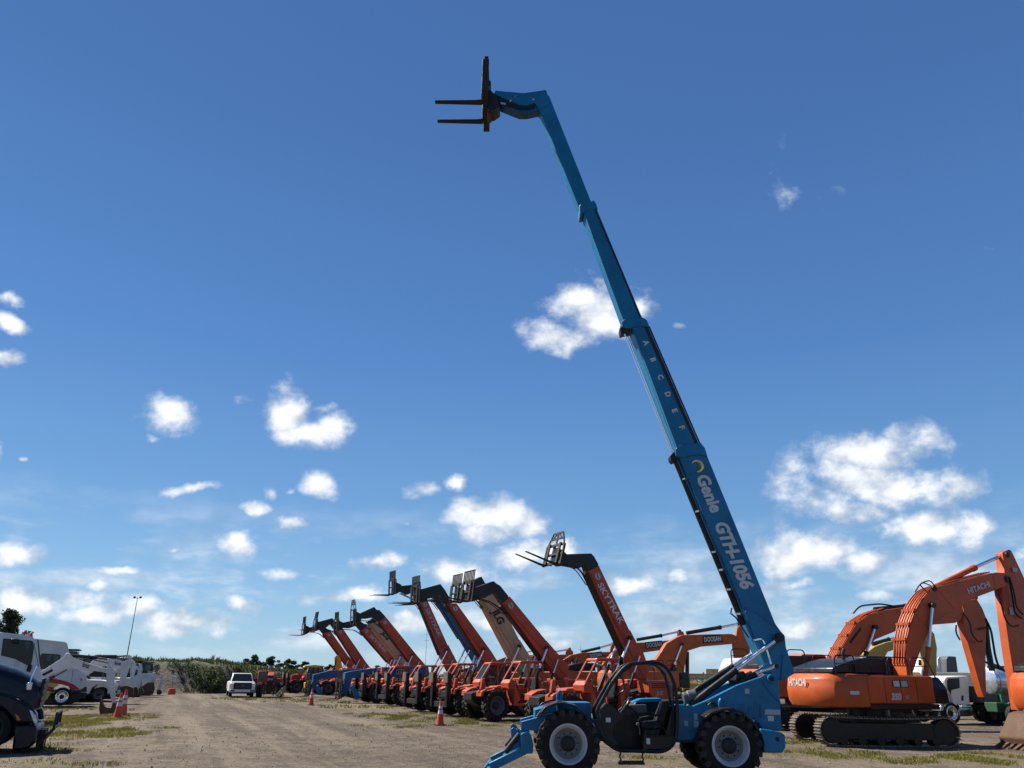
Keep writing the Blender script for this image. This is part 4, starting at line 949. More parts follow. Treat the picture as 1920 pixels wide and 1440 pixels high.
telehandler(1062, 1258, 0, [(942,1132),(956,1118),(1038,1218),(1060,1243),(1070,1265),(1052,1275),(1030,1250)],
    [(885,1104),(926,1089.5),(931,1094),(938,1098),(954,1118),(943,1133),(936,1122),(928,1110),(918,1116),(909,1121),(892,1115),(885,1112)], (873,1129), (815,1117), O,
    'red-orange telehandler with a plain boom, its big front wheel fully in view', None, True, hgt=1.45, steer=.1)
telehandler(1001, 1258, 4.2, [(903,1122),(929,1111),(993,1238),(1002,1262),(985,1270),(966,1240)],
    [(886,1090),(903,1081),(909,1092),(930,1111),(904,1122),(890,1108)], (852,1130), (808,1122), TAN,
    'nearer tan-boomed telehandler with a glazed orange cab and upright stabilisers', ('JLG', .62, (928,1143), (941,1169), DECAL_K), False, outrig=DARK, enclosed=True, cabcol=O, half=.26, hgt=1.45)
telehandler(935, 1256, 9, [(838,1132),(856,1131),(922,1222),(938,1248),(942,1264),(925,1268),(905,1237)],
    [(785,1106),(826,1095),(833,1104),(841,1117),(852,1130),(838,1133),(826,1118),(806,1122),(790,1120)], (778,1131), (712,1128), ORANGE_R,
    'red-orange telehandler whose plain boom leans against the narrow blue boom', None, True, outrig=DARK, hgt=1.5)
telehandler(903, 1256, 13.5, [(821,1127),(837,1121),(900,1220),(924,1262),(906,1268),(868,1203)],
    [(808,1112),(835,1106),(840,1121),(821,1128),(812,1120)], (783,1132), (744,1134), BLUE_B,
    'telehandler with a slim blue boom half hidden behind an orange one', None, False, cabcol=O, hgt=1.3)
telehandler(857, 1256, 18.5, [(786,1128),(800,1122),(842,1215),(852,1230),(863,1262),(846,1268),(829,1234)],
    [(746,1099),(772,1096.5),(786,1104),(799,1122),(786,1128),(775,1110),(764,1115),(752,1109)], (735,1115.5), (680,1114.5), ORANGE_F,
    'red-orange telehandler with the steepest boom in the middle of the row, pale lettering down it', ('SKYTRAK', .38, (800,1140), (825,1193), DECAL_G), True, outrig=DARK, hgt=1.6)
G2 = telehandler(805, 1258, 24, [(648,1261),(662,1258),(700,1253),(803,1248),(806,1268),(790,1271),(660,1271.5),(658,1282),(650,1304),(641,1303),(642,1290),(646,1281)], None,
    (634,1310), None, BLUE_B, 'telehandler with its dark blue boom lowered level, pale lettering along the side', low=True, cabcol=O, outrig=DARK, mir=True, hgt=1.9)
telehandler(796, 1254, 28.5, [(711,1166),(723,1156),(783,1230),(800,1250),(806,1264),(792,1268),(771,1245)],
    [(671,1152),(702,1138),(706,1143),(712,1144),(723,1156),(712,1166.5),(699,1158),(688,1160),(672,1160)], (662,1172), (632,1173), O,
    'red-orange telehandler in front of the far tan boom, carriage with a pierced top', None, True, outrig=DARK, hgt=1.9)
telehandler(772, 1255, 32.5, [(693,1170),(712,1164),(773,1243),(781,1262),(764,1266),(752,1243)],
    [(688,1166),(704,1156),(712,1164),(693,1170)], (680,1176), (655,1177), TAN,
    'far tan-boomed telehandler squeezed between two orange booms', ('JLG', .6, (719,1184), (730,1198), DECAL_K), False, cabcol=O, half=.26, carr=False)
telehandler(757, 1257, 37, [(676,1182),(689,1174),(750,1238),(766,1260),(752,1266),(731,1245)],
    [(640,1168),(655,1165),(672,1161),(678,1166),(689,1174),(676,1182),(668,1173),(655,1178),(640,1177)], (630,1183), (600,1183), ORANGE_F,
    'red-orange telehandler with pale lettering on a boom leaning low over the level blue boom', ('SKYTRAK', .40, (694,1191), (725,1223), DECAL_G), True, hgt=1.6)
telehandler(745, 1258, 41.5, [(588,1265),(600,1262),(620,1257),(690,1253),(740,1251),(740,1268),(640,1270.5),(600,1273),(596,1285),(588,1298),(581,1296),(582,1290),(587,1278)], None,
    (575,1305), None, BLUE_B, 'farther telehandler with a lowered level blue boom, no lettering, its head behind the far cone', low=True, cabcol=O, outrig=DARK, hgt=1.9)
telehandler(692, 1257, 47, [(628,1182),(642,1177),(680,1232),(697,1258),(690,1268),(672,1250)],
    [(594,1167),(623,1159),(631,1167),(642,1177),(628,1182),(620,1170),(610,1178),(596,1177)], (588,1184), (560,1180), O,
    'second farthest red-orange telehandler, plain boom parallel to the last one', None, True, hgt=1.9)
telehandler(670, 1257, 53, [(606,1188),(620,1183),(660,1240),(676,1260),(668,1268),(652,1250)],
    [(575,1178),(590,1174),(600,1170),(606,1174),(620,1183),(606,1188.5),(598,1178),(590,1185),(577,1183)], (568,1191), (536,1190), ORANGE_R,
    'farthest red-orange telehandler of the row with the lowest forks', None, True, hgt=1.9)
# level blue boom: lettering, emblem and the pale stabiliser struts
def dress_low(h, fr, letter):
    if letter:
        a, b_ = fr.pt(692, 1262, .26), fr.pt(780, 1259, .26); T = (b_ - a).normalized()
        p = fr.pt(704, 1266.5, .26); lettering('Genie', p, T, (0,1,0), .62, DECAL_G, h, fit=1.25, bold=.015, shear=.1)
        p = fr.pt(741, 1264.5, .26); lettering('GTH-1056', p, T, (0,1,0), .52, DECAL_G, h, fit=1.9, bold=.01, shear=.2)
        c = fr.pt(694, 1261.5, .27); em = MB(); em.tube([c + Vector((.22*math.cos(a_), .004, .22*math.sin(a_))) for a_ in [math.radians(150 + 170*k/10) for k in range(11)]], [.02 + .05*math.sin(PI*(k+1)/12) for k in range(11)], 6); em.build('emblem', GOLD, h)
    for pts in ([(656,1288),(662,1285),(672,1298),(675,1308),(666,1310)],) if letter else ([(592,1287),(597,1284),(604,1295),(604,1302),(597,1302)],):
        s_ = MB(); s_.prism(fr.poly(pts, .9), .84, .96); s_.build('stabiliser_leg', BLUE, h, .02)
G2F = Frame(G2.location.x, G2.location.y, ROWYAW)
dress_low(G2, G2F, True)
G1 = [o for o in bpy.data.objects if o.get('label', '').startswith('farther telehandler')][0]
dress_low(G1, Frame(G1.location.x, G1.location.y, ROWYAW), False)

telehandler(628, 1262, 56, [(547,1266),(558,1264),(628,1262),(628,1272),(564,1273),(555,1285),(547,1285)], None, (545, 1300), None, RED, 'dull red telehandler with a lowered boom and upright steel stabilisers beside the striped barrier', low=True, outrig=DARK, hgt=1.6)

# ================================================================== EXCAVATORS
def track(h, k, y, x0, L=5.0, H=1.0, wd=.6):
    """Crawler track: a loop of shoes on an oval, with frame, idlers and rollers."""
    r = H/2*k; a, b = x0 - L/2*k + r, x0 + L/2*k - r; path = []
    per = 2*(b-a) + 2*PI*r; n = int(per/(.20*k))
    sh = MB()
    for i in range(n):
        t = per*i/n
        if t < b-a: p, ang = (a+t, 2*r), 0
        elif t < b-a+PI*r: q = (t-(b-a))/r; p, ang = (b + r*math.sin(q), r + r*math.cos(q)), -q
        elif t < 2*(b-a)+PI*r: p, ang = (b-(t-(b-a)-PI*r), 0.0), -PI
        else: q = (t-2*(b-a)-PI*r)/r; p, ang = (a - r*math.sin(q), r - r*math.cos(q)), -PI-q
        sag = -.05*k*math.sin(PI*(p[0]-a)/(b-a)) if p[1] > 1.9*r and a < p[0] < b else 0
        M = Matrix.Translation((p[0], y, p[1]+sag)) @ Matrix.Rotation(-ang, 4, 'Y'); s0 = len(sh.v)
        sh.box(-.088*k, .088*k, -wd/2*k, wd/2*k, -.05*k, -.015*k); sh.box(-.07*k, -.045*k, -wd/2*k, wd/2*k, -.015*k, .035*k); sh.box(.03*k, .05*k, -wd/2*k, wd/2*k, -.015*k, .02*k)
        sh.xform(M, s0)
    tr = sh.build('track', TRACK, h, sharp=0); tag(tr, kind='stuff')
    f = MB(); f.prism([(a, .22*k), (b, .22*k), (b, H*.62*k), (b-.3*k, H*.78*k), (a+.3*k, H*.78*k), (a, H*.62*k)], y-.2*k, y+.2*k); f.build('track_frame', BLACK, h, .02)
    for c, nm in ((a, 'sprocket'), (b, 'idler')): MB().lathe([(.001, -.22*k), (r*.80, -.22*k), (r*.86, 0), (r*.80, .22*k), (r*.3, .26*k), (.001, .26*k)], (c, y, r), 20).build(nm, BLACK, h)
    for i in range(6): MB().lathe([(.001, -.23*k), (.15*k, -.23*k), (.15*k, .23*k), (.001, .23*k)], (a + .35*k + (b-a-.7*k)*i/5, y, .19*k), 12).build('roller', BLACK, h)
TRACK = paint('worn_track_steel', (0.16, 0.125, 0.095), .5, .5, metal=.35, coat=0, dust=(.24, .18, .12))
def excavator(fr, k, col, label, boom, stick, group=None, trk=0.0, cw=True, dark=True, armcyl=None, boomcyl=None, badge=None, hoses=True, rails=True, bucket=None, cyl_col=None, lower=True, half=.34, word='excavator', cat='excavator'):
    h = thing(word, fr, label, cat, group)
    if lower:
        low = MB()
        lw = empty('undercarriage', (trk, 0, 0)); lw.parent = h; lw.rotation_euler = (0, 0, -fr.yaw)
        # the undercarriage points straight along the row while the house is slewed
        for y in (-1.3*k, 1.3*k): track(lw, k, y, 0)
        low.box(-.9*k, .9*k, -1.05*k, 1.05*k, .55*k, .95*k); low.lathe([(.001, .95*k), (.75*k, .95*k), (.75*k, 1.22*k), (.001, 1.22*k)], (0, 0, 0), 24, 'z'); low.build('slew_ring', BLACK, lw)
    W = 1.5*k
    # counterweight: rounded in plan
    pl = [(-1.75*k, -W), (-2.6*k, -W*.98), (-3.05*k, -W*.86), (-3.35*k, -W*.5), (-3.42*k, 0), (-3.35*k, W*.5), (-3.05*k, W*.86), (-2.6*k, W*.98), (-1.75*k, W)]
    c = MB(); c.rings([[Vector((x*.97, y*.97, 1.30*k)) for x, y in pl], [Vector((x, y, 1.5*k)) for x, y in pl], [Vector((x*1.012, y, 1.92*k)) for x, y in pl], [Vector((x*1.0, y, 2.02*k)) for x, y in pl], [Vector((x*.99, y*.99, 2.25*k)) for x, y in pl], [Vector((x*.93, y*.95, 2.42*k)) for x, y in pl]])
    c.build('counterweight', col, h, .03, sharp=40)
    s = MB(); s.box(-1.74*k, 1.35*k, -W, -.48*k, 1.42*k, 2.38*k); s.build('side_housing', col, h, .05)
    for x in (-1.0, -.25, .5): MB().box((x-.008)*k, (x+.008)*k, -W-.004, -W+.02, 1.45*k, 2.30*k).build('panel_gap', DECAL_K, h)
    d = MB(); d.box(-1.74*k, 1.5*k, -W*.99, W*.99, 1.22*k, 1.41*k); d.build('deck', BLACK, h, .02)
    t = MB(); t.prism_x([(-W, 1.42*k), (-.5*k, 1.42*k), (-.5*k, 2.0*k), (-.8*k, 2.35*k), (-1.2*k, 2.35*k), (-W, 1.95*k)], 1.36*k, 2.0*k); t.build('fuel_box', BLACK if dark else col, h, .04)
    e = MB(); e.prism([(-3.0*k, 2.43*k), (-.45*k, 2.43*k), (-.45*k, 2.98*k), (-1.5*k, 2.98*k), (-2.1*k, 2.86*k), (-2.95*k, 2.62*k)], -1.2*k, 1.1*k); e.build('engine_cover', BLACK if dark else col, h, .04)
    for x in (-2.0, -1.0):
        MB().box((x-.22)*k, (x+.22)*k, -1.2*k-.012, -1.2*k, 2.52*k, 2.68*k).build('vent_panel', DECAL_K, h)
    ex = MB(); ex.tube([(-1.7*k, -.4*k, 2.9*k), (-1.7*k, -.4*k, 3.15*k), (-1.62*k, -.4*k, 3.3*k)], .07*k, 10); ex.build('exhaust', DARK, h)
    # cab on the far side
    cb = MB(); cp = [(.25*k, 1.35*k), (1.85*k, 1.35*k), (2.0*k, 1.9*k), (1.75*k, 2.9*k), (1.55*k, 3.02*k), (.3*k, 3.02*k), (.22*k, 2.9*k)]
    cb.prism(cp, .48*k, W); cb.build('cab', BLACK if dark else col, h, .05)
    rf = MB(); rf.prism([(.2*k, 3.02*k), (1.6*k, 3.02*k), (1.45*k, 3.12*k), (.3*k, 3.12*k)], .47*k, W+.01); rf.build('cab_roof', BLACK if 'largest' in label else col, h, .04)
    for x0, x1 in ((.36, .95), (1.03, 1.62)): MB().box(x0*k, x1*k, .48*k-.012, .48*k, 2.05*k, 2.86*k).build('window', GLASS_T, h)
    MB().rings([[Vector((1.95*k, .56*k, 2.0*k)), Vector((1.95*k, W-.08, 2.0*k)), Vector((2.0*k, W-.08, 1.98*k)), Vector((2.0*k, .56*k, 1.98*k))], [Vector((1.74*k, .56*k, 2.86*k)), Vector((1.74*k, W-.08, 2.86*k)), Vector((1.79*k, W-.08, 2.86*k)), Vector((1.79*k, .56*k, 2.86*k))]]).build('windscreen', GLASS_T, h)
    MB().box(.27*k, .285*k-.02, .6*k, W-.1, 2.1*k, 2.8*k).build('rear_window', GLASS_T, h)
    if rails:
        for pts in ([(-2.9, -1.25, 2.42), (-2.9, -1.25, 3.05), (-2.0, -1.25, 3.05), (-2.0, -1.25, 2.4)], [(-.5, -1.3, 2.38), (-.5, -1.3, 3.02), (.45, -1.3, 3.02), (.45, -1.3, 2.38)], [(.6, -1.3, 2.38), (.6, -1.3, 3.02), (1.4, -1.3, 3.02), (2.05, -1.3, 1.6)], [(-2.95, 1.25, 2.42), (-2.95, 1.25, 3.3), (-2.1, 1.25, 3.3), (-2.1, 1.25, 2.4)]):
            r = MB(); r.tube(roundpath([Vector(p)*k for p in pts], .18*k), .024*k, 6); r.cyl(Vector(pts[1])*k - Vector((0, 0, .3*k)), Vector((pts[2][0], pts[2][1], pts[1][2]-.3))*k, .018*k, n=5); r.build('hand_rail', BLACK, h)
    hb = half*k
    bp = fr.poly(boom, -hb); MB().prism(bp, -hb, hb).build('boom', col, h, .03)
    if stick: MB().prism(fr.poly(stick, -hb*.55), -hb*.55, hb*.55).build('stick', col, h, .02)
    def cyl(c3, y, r, nm, rodc=CHROME):
        A, B_, C_ = (fr.pt(a, b, y) for a, b in c3)
        m = MB(); m.cyl(A, B_, r, n=12); m.cyl(A.lerp(B_, .93), B_, r*1.18, n=12); m.build(nm + '_cylinder', cyl_col or DARK, h); MB().cyl(B_, C_, r*.62, n=12).build(nm + '_rod', rodc, h)
        MB().lathe([(.001, -r), (r*1.1, -r), (r*1.1, r), (.001, r)], C_, 12).build('rod_eye', BLACK, h)
    if armcyl: cyl(armcyl, 0, .12*k, 'arm')
    if boomcyl:
        cyl(boomcyl, -hb-.10*k, .10*k, 'boom')
        cyl(boomcyl, hb+.10*k, .10*k, 'boom')
    if bucket: MB().prism(fr.poly(bucket, -.5*k), -.55*k, .55*k).build('bucket', RUST, h, .02)
    if badge:
        word_, p0, p1, size, m_, plate = badge
        a, b_ = fr.pt(*p0, -hb), fr.pt(*p1, -hb); T = (b_ - a).normalized(); N = Vector((0, -1, 0)); U = N.cross(T)
        if plate:
            Lp = (b_ - a).length; c0 = a - T*.12*k - U*size*.22; sh = (Vector((0, 0, 0)), T*(Lp + .24*k), T*(Lp + .18*k) + U*size*1.15, T*.06*k + U*size*1.15)
            MB().rings([[c0 + N*t + v for v in sh] for t in (.002, .010)]).build('badge_plate', DARK, h)
        lettering(word_, a + N*.012, T, N, size, m_, h, fit=(b_ - a).length, bold=size*.03)
    return h
GLASS_T = glass('teal_glass', (0.05, 0.10, 0.095), .25)
X = ORANGE_X
def fr_at(px, Y, yaw): d = ray(px, 1275); return Frame(d.x*Y/d.y, Y, math.radians(yaw))
def pipes(h, fr, lines, off, r, mat, name='hydraulic_pipe'):
    for i, (pts, dy) in enumerate(lines):
        MB().tube(roundpath([fr.pt(a, b, off+dy) for a, b in pts], .25, 3), r, 6).build(name, mat, h)
# -- the big one in front
FA = Frame(11.7, 26.3, math.radians(20)); k = .83
HA = excavator(FA, k, X, 'largest orange excavator at right, pale lettering on its tall arched boom and rounded counterweight', 
    [(1702,1268),(1699,1243),(1702,1200),(1708,1171),(1718,1145),(1730,1124),(1746,1106),(1756,1100),(1800,1090),(1868,1073),(1884,1074),(1893,1079),(1897,1090),(1888,1099),(1868,1106),(1828,1121),(1785,1146),(1749,1172),(1732,1206),(1722,1232),(1712,1262)],
    [(1880,1036),(1889,1031),(1899,1037),(1920,1082),(1945,1140),(1945,1200),(1935,1260),(1922,1330),(1912,1332),(1903,1275),(1894,1220),(1887,1171),(1879,1106),(1884,1075),(1882,1050)],
    trk=-.42, armcyl=((1749,1103),(1828,1064),(1889,1037)), boomcyl=((1735,1268),(1741,1214),(1748,1135)), cyl_col=X, badge=('HITACHI', (1815.5,1114), (1856,1099), .25, DECAL, False), half=.36)
lettering('HITACHI', (-3.365*k, .80*k, 1.99*k), (-.07, -.75, 0), (-.75, .07, .0), .28, DECAL, HA, fit=.88, bold=.008)
def backpipes(h, fr, pts, off, ys, r, mat):
    for y in ys:
        q = [fr.pt(a, b, off) for a, b in pts]
        for p in q: p.y = y
        q = [p + Vector((-.045, 0, .03)) for p in q]
        MB().tube(roundpath(q, .25, 3), r, 6).build('hydraulic_pipe', mat, h)
        for t in (1, 2, 3):
            MB().box(q[t].x-.05, q[t].x+.05, y-.05, y+.05, q[t].z-.04, q[t].z+.04).build('pipe_clip', mat, h)
HEDGE = [(1700,1246),(1702,1200),(1708,1171),(1718,1145),(1730,1124),(1746,1106),(1800,1089),(1860,1074)]
backpipes(HA, FA, HEDGE, -.36*k, (-.24, -.14, -.02, .08, .20), .026, X)
pipes(HA, FA, [([(1893,1082),(1902,1112),(1906,1140),(1918,1152)], 0), ([(1872,1110),(1884,1160),(1896,1176),(1910,1172)], -.05), ([(1892,1085),(1898,1118),(1903,1150),(1916,1160)], .1)], -.36*k-.06, .03, BLACK, 'hose')
pipes(HA, FA, [([(1738,1110),(1724,1096),(1731,1092),(1745,1098)], 0), ([(1716,1110),(1726,1093),(1744,1088),(1752,1098)], .2)], -.2, .022, BLACK, 'hose')
MB().box(-.62*k, .12*k, -1.5*k-.008, -1.5*k-.003, 1.98*k, 2.22*k).build('decal', DECAL_K, HA); MB().box(-.58*k, -.30*k, -1.5*k-.013, -1.5*k-.009, 2.0*k, 2.20*k).build('decal', DECAL, HA); MB().box(-.22*k, .08*k, -1.5*k-.013, -1.5*k-.009, 2.0*k, 2.20*k).build('decal', DECAL_G, HA)
lettering('350', (-.78*k, -1.5*k-.003, 1.56*k), (1, 0, 0), (0, -1, 0), .30*k, DECAL, HA, bold=.012, shear=.25); lettering('LC', (-.1*k, -1.5*k-.003, 1.60*k), (1, 0, 0), (0, -1, 0), .14*k, DECAL_G, HA, bold=.004)
rb = MB(); rb.rings([[Vector((x, y, z)) for x, y, z in ((-2.6*k, -1.475*k-.006, 1.72*k), (-2.2*k, -1.49*k-.006, 1.72*k), (-2.2*k, -1.49*k-.006, 1.84*k), (-2.6*k, -1.475*k-.006, 1.84*k))], [Vector((x, y, z)) for x, y, z in ((-2.6*k, -1.475*k-.015, 1.72*k), (-2.2*k, -1.49*k-.015, 1.72*k), (-2.2*k, -1.49*k-.015, 1.84*k), (-2.6*k, -1.475*k-.015, 1.84*k))]]); rb.build('reflector', DECAL, HA)
for a, b_ in (((1862,1074.5),(1868,1105)), ((1716,1150),(1742,1180)), ((1756,1102),(1790,1142))):
    MB().beam(FA.pt(*a, -.36*k) + Vector((0, -.004, 0)), FA.pt(*b_, -.36*k) + Vector((0, -.004, 0)), .012, .03).build('weld_seam', X, HA)
for px, py, r in ((1888,1086,.13), (1889,1040,.10), (1752,1103,.10)):
    p = FA.pt(px, py, -.36*k); MB().lathe([(.001, -.05), (r*.6, -.05), (r*.62, -.03), (r, -.03), (r, .02)], p, 18).build('pin_boss', DARK, HA)
for pts in ([(1892,1139),(1899,1138),(1901,1152),(1894,1153)], [(1898,1064),(1907,1065),(1907,1073),(1899,1072)]):
    MB().prism(FA.poly(pts, -.25*k), -.25*k-.010, -.25*k-.003).build('decal', DECAL_G, HA)
# -- the one behind it
FB = fr_at(1512, 34, 16)
HB = excavator(FB, .92, X, 'second orange excavator with its arched boom showing left of and behind the biggest orange boom',
    [(1572,1262),(1566,1238),(1577,1216),(1606,1168),(1630,1152),(1662,1143),(1700,1138),(1780,1130),(1804,1134),(1808,1150),(1802,1162),(1792,1168),(1740,1172),(1681,1183),(1642,1199),(1622,1220),(1605,1240),(1596,1262)],
    [(1808,1128),(1831,1122),(1842,1140),(1850,1160),(1848,1255),(1850,1300),(1846,1308),(1841,1296),(1828,1250),(1817,1212),(1806,1168)],
    trk=-.3, armcyl=((1640,1143),(1700,1137),(1826,1120)), boomcyl=((1615,1262),(1625,1222),(1641,1176)), half=.36)
backpipes(HB, FB, [(1566,1240),(1577,1216),(1592,1191),(1606,1168),(1630,1152),(1660,1142)], -.36*.92, (-.25, -.14, -.02, .1, .22), .028, X)
pipes(HB, FB, [([(1600,1150),(1612,1136),(1650,1132),(1680,1137)], 0.3), ([(1793,1172),(1792,1186),(1800,1200)], 0), ([(1806,1150),(1818,1165),(1822,1190),(1835,1204),(1842,1202)], 0), ([(1835,1180),(1850,1176),(1858,1180)], .1)], -.36*.92-.06, .035, BLACK, 'hose')
MB().prism(FB.poly([(1592,1203),(1613,1176),(1615,1180),(1595,1207)], -.36*.92), -.36*.92-.008, -.36*.92-.002).build('decal', DECAL_K, HB)
bkc = MB(); bkc.tube([FB.pt(1847,1166,.0), FB.pt(1852,1215,.0), FB.pt(1860,1258,.0)], .13, 10); bkc.build('bucket_cylinder', BLACK, HB)
pipes(HB, FB, [([(1848,1160),(1858,1180),(1866,1230),(1872,1250),(1886,1258)], 0), ([(1846,1240),(1862,1250),(1880,1256),(1890,1262)], .1)], -.2, .05, DARK, 'linkage')
# -- only its corner shows at the right edge
FC = fr_at(2075, 23.5, 24)
excavator(FC, .86, X, 'orange excavator cut off by the right edge of the picture, only its counterweight corner showing', [(2060,1262),(2060,1180),(2120,1120),(2200,1140),(2190,1165),(2120,1160),(2085,1262)], None, rails=False, trk=1.1)
# -- row of older machines behind the telehandlers
DG = 'orange excavators behind the telehandlers'
F1 = fr_at(1222, 50, 6)
E1 = excavator(F1, .95, ORANGE_D, 'orange excavator whose full arched boom frames the sky just left of the blue lift cylinders',
    [(1238,1266),(1226,1243),(1236,1228),(1250,1206),(1271,1194),(1280,1190.5),(1330,1189),(1372,1188.5),(1383,1193),(1385,1200),(1378,1207),(1315,1212.5),(1292,1219.5),(1283,1226),(1262,1244),(1254,1262)],
    [(1386,1172),(1395,1181),(1405,1199),(1407,1216),(1404,1250),(1398,1290),(1386,1290),(1379,1240),(1376,1209),(1381,1190)],
    DG, armcyl=((1287,1187),(1352,1176),(1386,1169.5)), boomcyl=((1257,1266),(1264,1246),(1279,1208)), badge=('DOOSAN', (1320.5,1203.8), (1352.5,1201), .40, DECAL, True))
F2 = fr_at(1122, 58, 6)
E2 = excavator(F2, .95, ORANGE_D, 'orange excavator whose boom passes behind the nearest red-orange telehandler boom',
    [(1140,1268),(1129,1247),(1146,1227),(1164,1211),(1176,1206),(1230,1203),(1268,1199),(1278,1202),(1278,1210),(1240,1219),(1207,1223.5),(1186,1231),(1172,1242),(1160,1266)],
    [(1272,1184),(1281,1184),(1290,1206),(1289,1222),(1284,1250),(1280,1290),(1271,1290),(1268,1250),(1270,1222)],
    DG, armcyl=((1194,1199.5),(1241,1191.5),(1274,1184)), boomcyl=((1150,1268),(1160,1250),(1172,1228)), badge=('DOOSAN', (1212.5,1214), (1241,1211), .40, DECAL, True))
b_ = MB(); b_.cyl(F2.pt(1288.5,1222,0), F2.pt(1288.5,1268,0), .14, n=10); b_.build('bucket_cylinder', BLACK, E2)
F3 = fr_at(1050, 66, 6)
E3 = excavator(F3, .95, ORANGE_D, 'smaller looking orange excavator with a dark badge on its boom, between two raised telehandler booms',
    [(1066,1266),(1055,1238),(1071,1228),(1092,1223.5),(1144,1222),(1150,1224),(1150,1230),(1144,1232.5),(1107,1241),(1086,1246),(1080,1266)],
    [(1147,1208),(1151,1205),(1157,1211),(1157,1235),(1151,1262),(1146,1262),(1144,1223)],
    DG, armcyl=((1090,1222.5),(1125,1214.5),(1150,1207)), boomcyl=((1066,1268),(1069,1256),(1073,1238)), badge=('DOOSAN', (1106,1232.8), (1128,1229.8), .38, DECAL, True))
F4 = fr_at(985, 74, 6)
excavator(F4, .95, ORANGE_D, 'orange excavator with its boom mostly hidden behind the plain telehandler boom beside the tan one',
    [(988,1266),(975,1244),(986,1236),(1000,1229),(1060,1227),(1068,1229),(1068,1235),(1060,1236),(1006,1242),(1000,1250),(998,1266)],
    [(1062,1219),(1068,1215.5),(1075,1222),(1074,1250),(1068,1262),(1064,1262),(1060,1232)], DG, armcyl=((1010,1228),(1042,1222),(1068,1217)), boomcyl=((986,1268),(990,1254),(995,1242)))
F5 = fr_at(915, 82, 6)
excavator(F5, .95, ORANGE_D, 'farthest orange excavator, a low arched boom seen under the tan telehandler boom',
    [(928,1266),(918,1246),(932,1238),(950,1231),(1000,1228),(1006,1230),(1006,1236),(1000,1237),(955,1242),(945,1250),(942,1266)],
    [(1000,1219),(1006,1217),(1012,1224),(1011,1248),(1006,1258),(1000,1232)], DG, armcyl=((960,1229),(985,1224),(1004,1219)), boomcyl=((928,1268),(932,1256),(938,1244)), cyl_col=ORANGE_D)
F6 = fr_at(1068, 78, 0)
excavator(F6, .8, ORANGE_D, 'brownish orange excavator with a low boom carrying pale letters, behind the badge boom',
    [(1070,1262),(1068,1248),(1076,1243),(1132,1245),(1134,1251),(1086,1253),(1082,1262)], [(1130,1240),(1136,1242),(1138,1262),(1132,1268),(1128,1250)], DG, badge=('HITACHI', (1077,1250), (1097,1250), .42, DECAL, False), rails=False)
# -- yellow machine between the big ones
FY = fr_at(1640, 46, 4)
excavator(FY, 1.0, DULLYEL, 'yellow excavator half hidden behind the biggest orange boom', [(1628,1240),(1622,1226),(1640,1212),(1662,1204),(1700,1196),(1734,1186),(1740,1192),(1738,1204),(1700,1212),(1665,1222),(1655,1240)],
    [(1728,1184),(1744,1180),(1752,1188),(1757,1215),(1756,1240),(1757,1285),(1749,1300),(1740,1270),(1732,1230)], armcyl=((1636,1208),(1668,1199),(1738,1184)), dark=False, rails=False)

# ---- white compact diggers on the left
MG = 'white compact diggers on the left side of the yard'
LY = 22.0
def mini(px0, Y, k, label, boom, stick, bucket, armcyl=None, boomcyl=None, text=None, yaw=LY, bk=.36):
    fr = fr_at(px0, Y, yaw); h = thing('compact_excavator', fr, label, 'compact excavator', MG); W_ = OFFWHITE
    lw = MB()
    for y in (-.75*k, .75*k):
        t = MB(); t.prism([(-.9*k, .1*k), (-.7*k, 0), (.7*k, 0), (.9*k, .12*k), (.95*k, .35*k), (.75*k, .56*k), (-.75*k, .56*k), (-.95*k, .33*k)], y-.18*k, y+.18*k); t.build('track', RUBBER, h, .04)
    MB().box(-.5*k, .5*k, -.56*k, .56*k, .25*k, .62*k).build('slew_ring', BLACK, h, .02)
    MB().prism_z([(-1.0*k, -.6*k), (-.6*k, -.9*k), (.7*k, -.9*k), (.75*k, .9*k), (-.6*k, .9*k), (-1.0*k, .6*k), (-1.12*k, 0)], .64*k, 1.30*k).build('house', W_, h, .05)
    c = MB(); c.prism([(-.6*k, 1.31*k), (.62*k, 1.31*k), (.66*k, 1.6*k), (.52*k, 2.38*k), (-.55*k, 2.4*k), (-.66*k, 1.9*k)], -.1*k, .86*k); c.build('cab', BLACK, h, .04); MB().box(-.6*k, .6*k, -.14*k, .9*k, 2.41*k, 2.49*k).build('cab_roof', BLACK, h, .03)
    MB().box(-.42*k, .42*k, -.11*k-.01, -.105*k, 1.6*k, 2.28*k).build('window', GLASS_T, h)
    MB().prism(fr.poly(boom, -.17*k), -.17*k, .17*k).build('boom', W_, h, .02); MB().prism(fr.poly(stick, -.12*k), -.12*k, .12*k).build('stick', W_, h, .015)
    MB().prism(fr.poly(bucket, -bk*k), -bk*k, bk*k).build('bucket', RUST, h, .015)
    def cyl(c3, y, r, nm):
        A, B_, C_ = (fr.pt(a, b, y) for a, b in c3); MB().cyl(A, B_, r, n=10).build(nm + '_cylinder', BLACK, h); MB().cyl(B_, C_, r*.55, n=8).build(nm + '_rod', GREY, h)
    if armcyl: cyl(armcyl, 0, .08*k, 'arm')
    if boomcyl: cyl(boomcyl, -.25*k, .06*k, 'boom')
    hs = MB(); b0 = boom[len(boom)//3]; s0 = stick[0]; hs.tube([fr.pt(b0[0], b0[1], -.05*k) + Vector((0, 0, .03)), fr.pt((b0[0]+s0[0])/2, (b0[1]+s0[1])/2+3, -.05*k), fr.pt(s0[0]+1, s0[1]+8, -.14*k)], .022*k, 6); hs.build('hose', BLACK, h)
    if text:
        p0, p1, size = text; a, b_ = fr.pt(*p0, -.17*k), fr.pt(*p1, -.17*k); T = (b_ - a).normalized(); lettering('Bobcat', a, T, (0, -1, 0), size, DECAL_K, h, fit=(b_ - a).length, bold=.006)
    return h, fr
